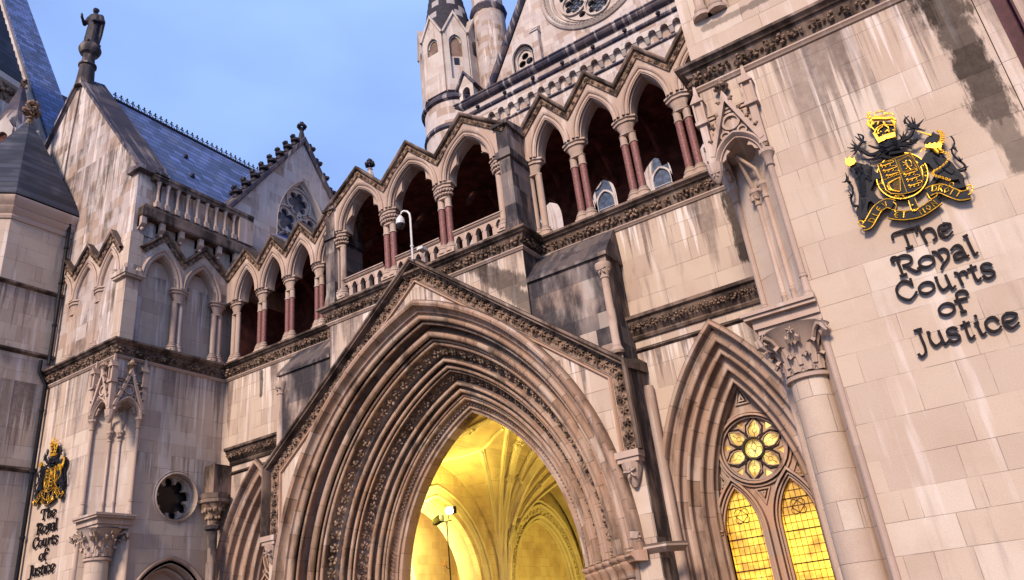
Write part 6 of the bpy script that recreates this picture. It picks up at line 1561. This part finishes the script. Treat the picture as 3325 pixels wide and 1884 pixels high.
    for k in range(26): x, y = 380+random.uniform(0, 150), 700+random.uniform(0, 130); stroke(b, [(x, y), (x+random.uniform(-14, 14), y+24)], (.016, .003), 12.30, 4)
    stroke(b, [(400, 1085), (356, 1075), (335, 1020), (352, 960), (345, 900), (310, 860), (290, 830)], (.024, .020), 12.38); leafc(b, 300, 850, [(285, 775), (250, 865), (345, 868), (310, 800)], .03); leafc(b, 338, 990, [(305, 940), (308, 985), (312, 1015)], .018); leafc(b, 385, 1085, [(350, 1095), (370, 1105), (410, 1100)], .018)
    b.build('lion', M['black'], t)
    b = MB(o); plate(b, [(298, 708), (330, 722), (372, 700), (384, 678), (374, 642), (345, 655), (328, 632), (312, 658), (286, 648), (290, 685)], 12.32, 12.38); blobs(b, [(290, 645, .016), (330, 630, .02), (372, 640, .016), (292, 660, .014)], .015, 12.32); b.build('small_crown', M['gold'], t)
    # unicorn supporter
    b = MB(o)
    plate(b, [(1022, 490), (1050, 445), (1090, 418), (1110, 388), (1132, 405), (1180, 425), (1204, 480), (1198, 560), (1215, 620), (1290, 680), (1345, 750), (1392, 800), (1394, 850), (1400, 880), (1428, 905), (1345, 925), (1325, 905), (1372, 880), (1352, 835), (1300, 842), (1255, 840), (1200, 800), (1160, 830), (1120, 880), (1095, 900), (1075, 880), (1125, 800), (1115, 745), (1070, 690), (1020, 680), (985, 720), (972, 765), (948, 752), (962, 690), (1010, 640), (1040, 590), (1085, 570), (1070, 510), (1048, 500)], 12.36, 12.46)
    for q, r_ in (([(1035, 492), (1075, 465), (1125, 440), (1165, 455), (1180, 500)], (.020, .05)), ([(1130, 560), (1120, 620), (1160, 680), (1230, 740), (1300, 780)], (.055, .075)), ([(1130, 610), (1060, 630), (1000, 670), (965, 730)], (.05, .020)), ([(1180, 720), (1150, 800), (1100, 880)], (.05, .022)), ([(1310, 780), (1370, 810), (1380, 870), (1390, 912), (1350, 915)], (.06, .024))):
        stroke(b, q, r_, 12.40, 8)
    stroke(b, [(1330, 745), (1380, 755), (1420, 735), (1400, 690), (1350, 650), (1300, 600), (1285, 550), (1310, 500), (1300, 455), (1275, 425)], (.024, .014), 12.38); leafc(b, 1405, 725, [(1445, 715), (1430, 750), (1350, 745)], .018); leafc(b, 1370, 660, [(1345, 620), (1385, 640), (1330, 640)], .02); leafc(b, 1300, 540, [(1345, 580), (1330, 545), (1260, 560)], .024)
    b.build('unicorn', M['black'], t)
    b = MB(o); P_ = TA([(965, 388), (1095, 425)]); b.tube([(P_[0][0], 12.35, P_[0][1]), (P_[1][0], 12.35, P_[1][1])], [.005, .02], 6)
    for k in range(9): a = -1.2+k*.30; stroke(b, [(1140+52*cos(a)-12, 462+52*sin(a)*1.2-10), (1165+70*cos(a), 462+78*sin(a))], (.026, .008), 12.32)
    plate(b, [(1042, 552), (1040, 522), (1065, 530), (1085, 510), (1105, 525), (1130, 506), (1150, 522), (1178, 505), (1196, 515), (1192, 556), (1120, 562)], 12.29, 12.36)
    stroke(b, [(1130, 565), (1160, 600), (1165, 612)], (.04, .01), 12.31); stroke(b, [(1170, 560), (1195, 580), (1215, 575)], (.035, .01), 12.31); stroke(b, [(1045, 565), (1015, 560), (995, 590)], .012, 12.33)
    b.build('mane', M['gold'], t)
    b = MB(o); P_ = smooth_path(TA([(1200, 598), (1255, 618), (1250, 680), (1180, 745), (1118, 780), (1122, 815), (1190, 835), (1270, 862)]), 5)
    for i, (x, z) in enumerate(P_): r1, r2 = (.020, .009) if i % 2 == 0 else (.012, .016); b.tube([(x+r1*cos(q), 12.29, z+r2*sin(q)) for q in [pi/4*j for j in range(8)]], .0055, 4, True)
    x, z = TA([(1285, 885)])[0]; b.tube([(x+.03*cos(q), 12.36, z+.03*sin(q)) for q in [pi/6*j for j in range(12)]], .006, 4, True)
    b.build('chain', M['gold'], t)
    # motto scroll
    SCR = [[(445, 1275), (495, 1262), (540, 1190), (590, 1110), (670, 1062), (735, 1075)], [(700, 1160), (760, 1172), (860, 1175), (980, 1150), (1080, 1090), (1160, 1030)], [(1060, 960), (1110, 935), (1190, 925), (1280, 960), (1370, 990), (1460, 975)]]
    b = MB(o)
    for q in SCR: b.band(smooth_path(TA(q)), -.078, .078, 12.37, 12.42)
    b.band(smooth_path(TA([(735, 1075), (750, 1120), (745, 1150)])), -.03, .03, 12.40, 12.44); b.band(smooth_path(TA([(1070, 970), (1110, 1010), (1150, 990), (1140, 960)])), -.03, .03, 12.40, 12.44)
    b.build('scroll', M['black'], t)
    b = MB(o)
    for q in SCR:
        P_ = smooth_path(TA(q))
        for w_ in (-.074, .074): b.tube([(x, 12.365, z) for x, z in offset(P_, w_)], .0085, 5)
    b.tube([(x, 12.365, z) for x, z in smooth_path(TA([(470, 1290), (420, 1270), (405, 1240), (430, 1225), (455, 1240), (445, 1262)]))], .011, 5)
    b.tube([(x, 12.365, z) for x, z in smooth_path(TA([(1440, 985), (1480, 945), (1475, 900), (1435, 895), (1432, 925), (1455, 930)]))], .011, 5)
    b.tube([(x, 12.365, z) for x, z in smooth_path(TA([(735, 1050), (765, 1080), (750, 1130), (760, 1145)]))], .008, 5); b.tube([(x, 12.365, z) for x, z in smooth_path(TA([(1050, 965), (1090, 1020), (1150, 985), (1140, 960)]))], .008, 5)
    b.build('scroll_edge', M['gold'], t)
    for wd, pth in (('DIEV', smooth_path(TA([(520, 1250), (560, 1180), (610, 1110), (690, 1062)]))), ('ET', TA([(735, 1176), (870, 1172)])), ('MON', smooth_path(TA([(975, 1155), (1060, 1110), (1150, 1045)]))), ('DROIT', smooth_path(TA([(1095, 925), (1190, 925), (1280, 955), (1375, 985)])))):
        b = MB(o); glyphs(b, wd, pth, .095, 12.355, dx); b.build('motto_word', M['gold'], t)
arms(0, 'large black and gold royal coat of arms on the right pier')
arms(-24.4, 'distant black and gold royal coat of arms on the left tower, seen edge-on')
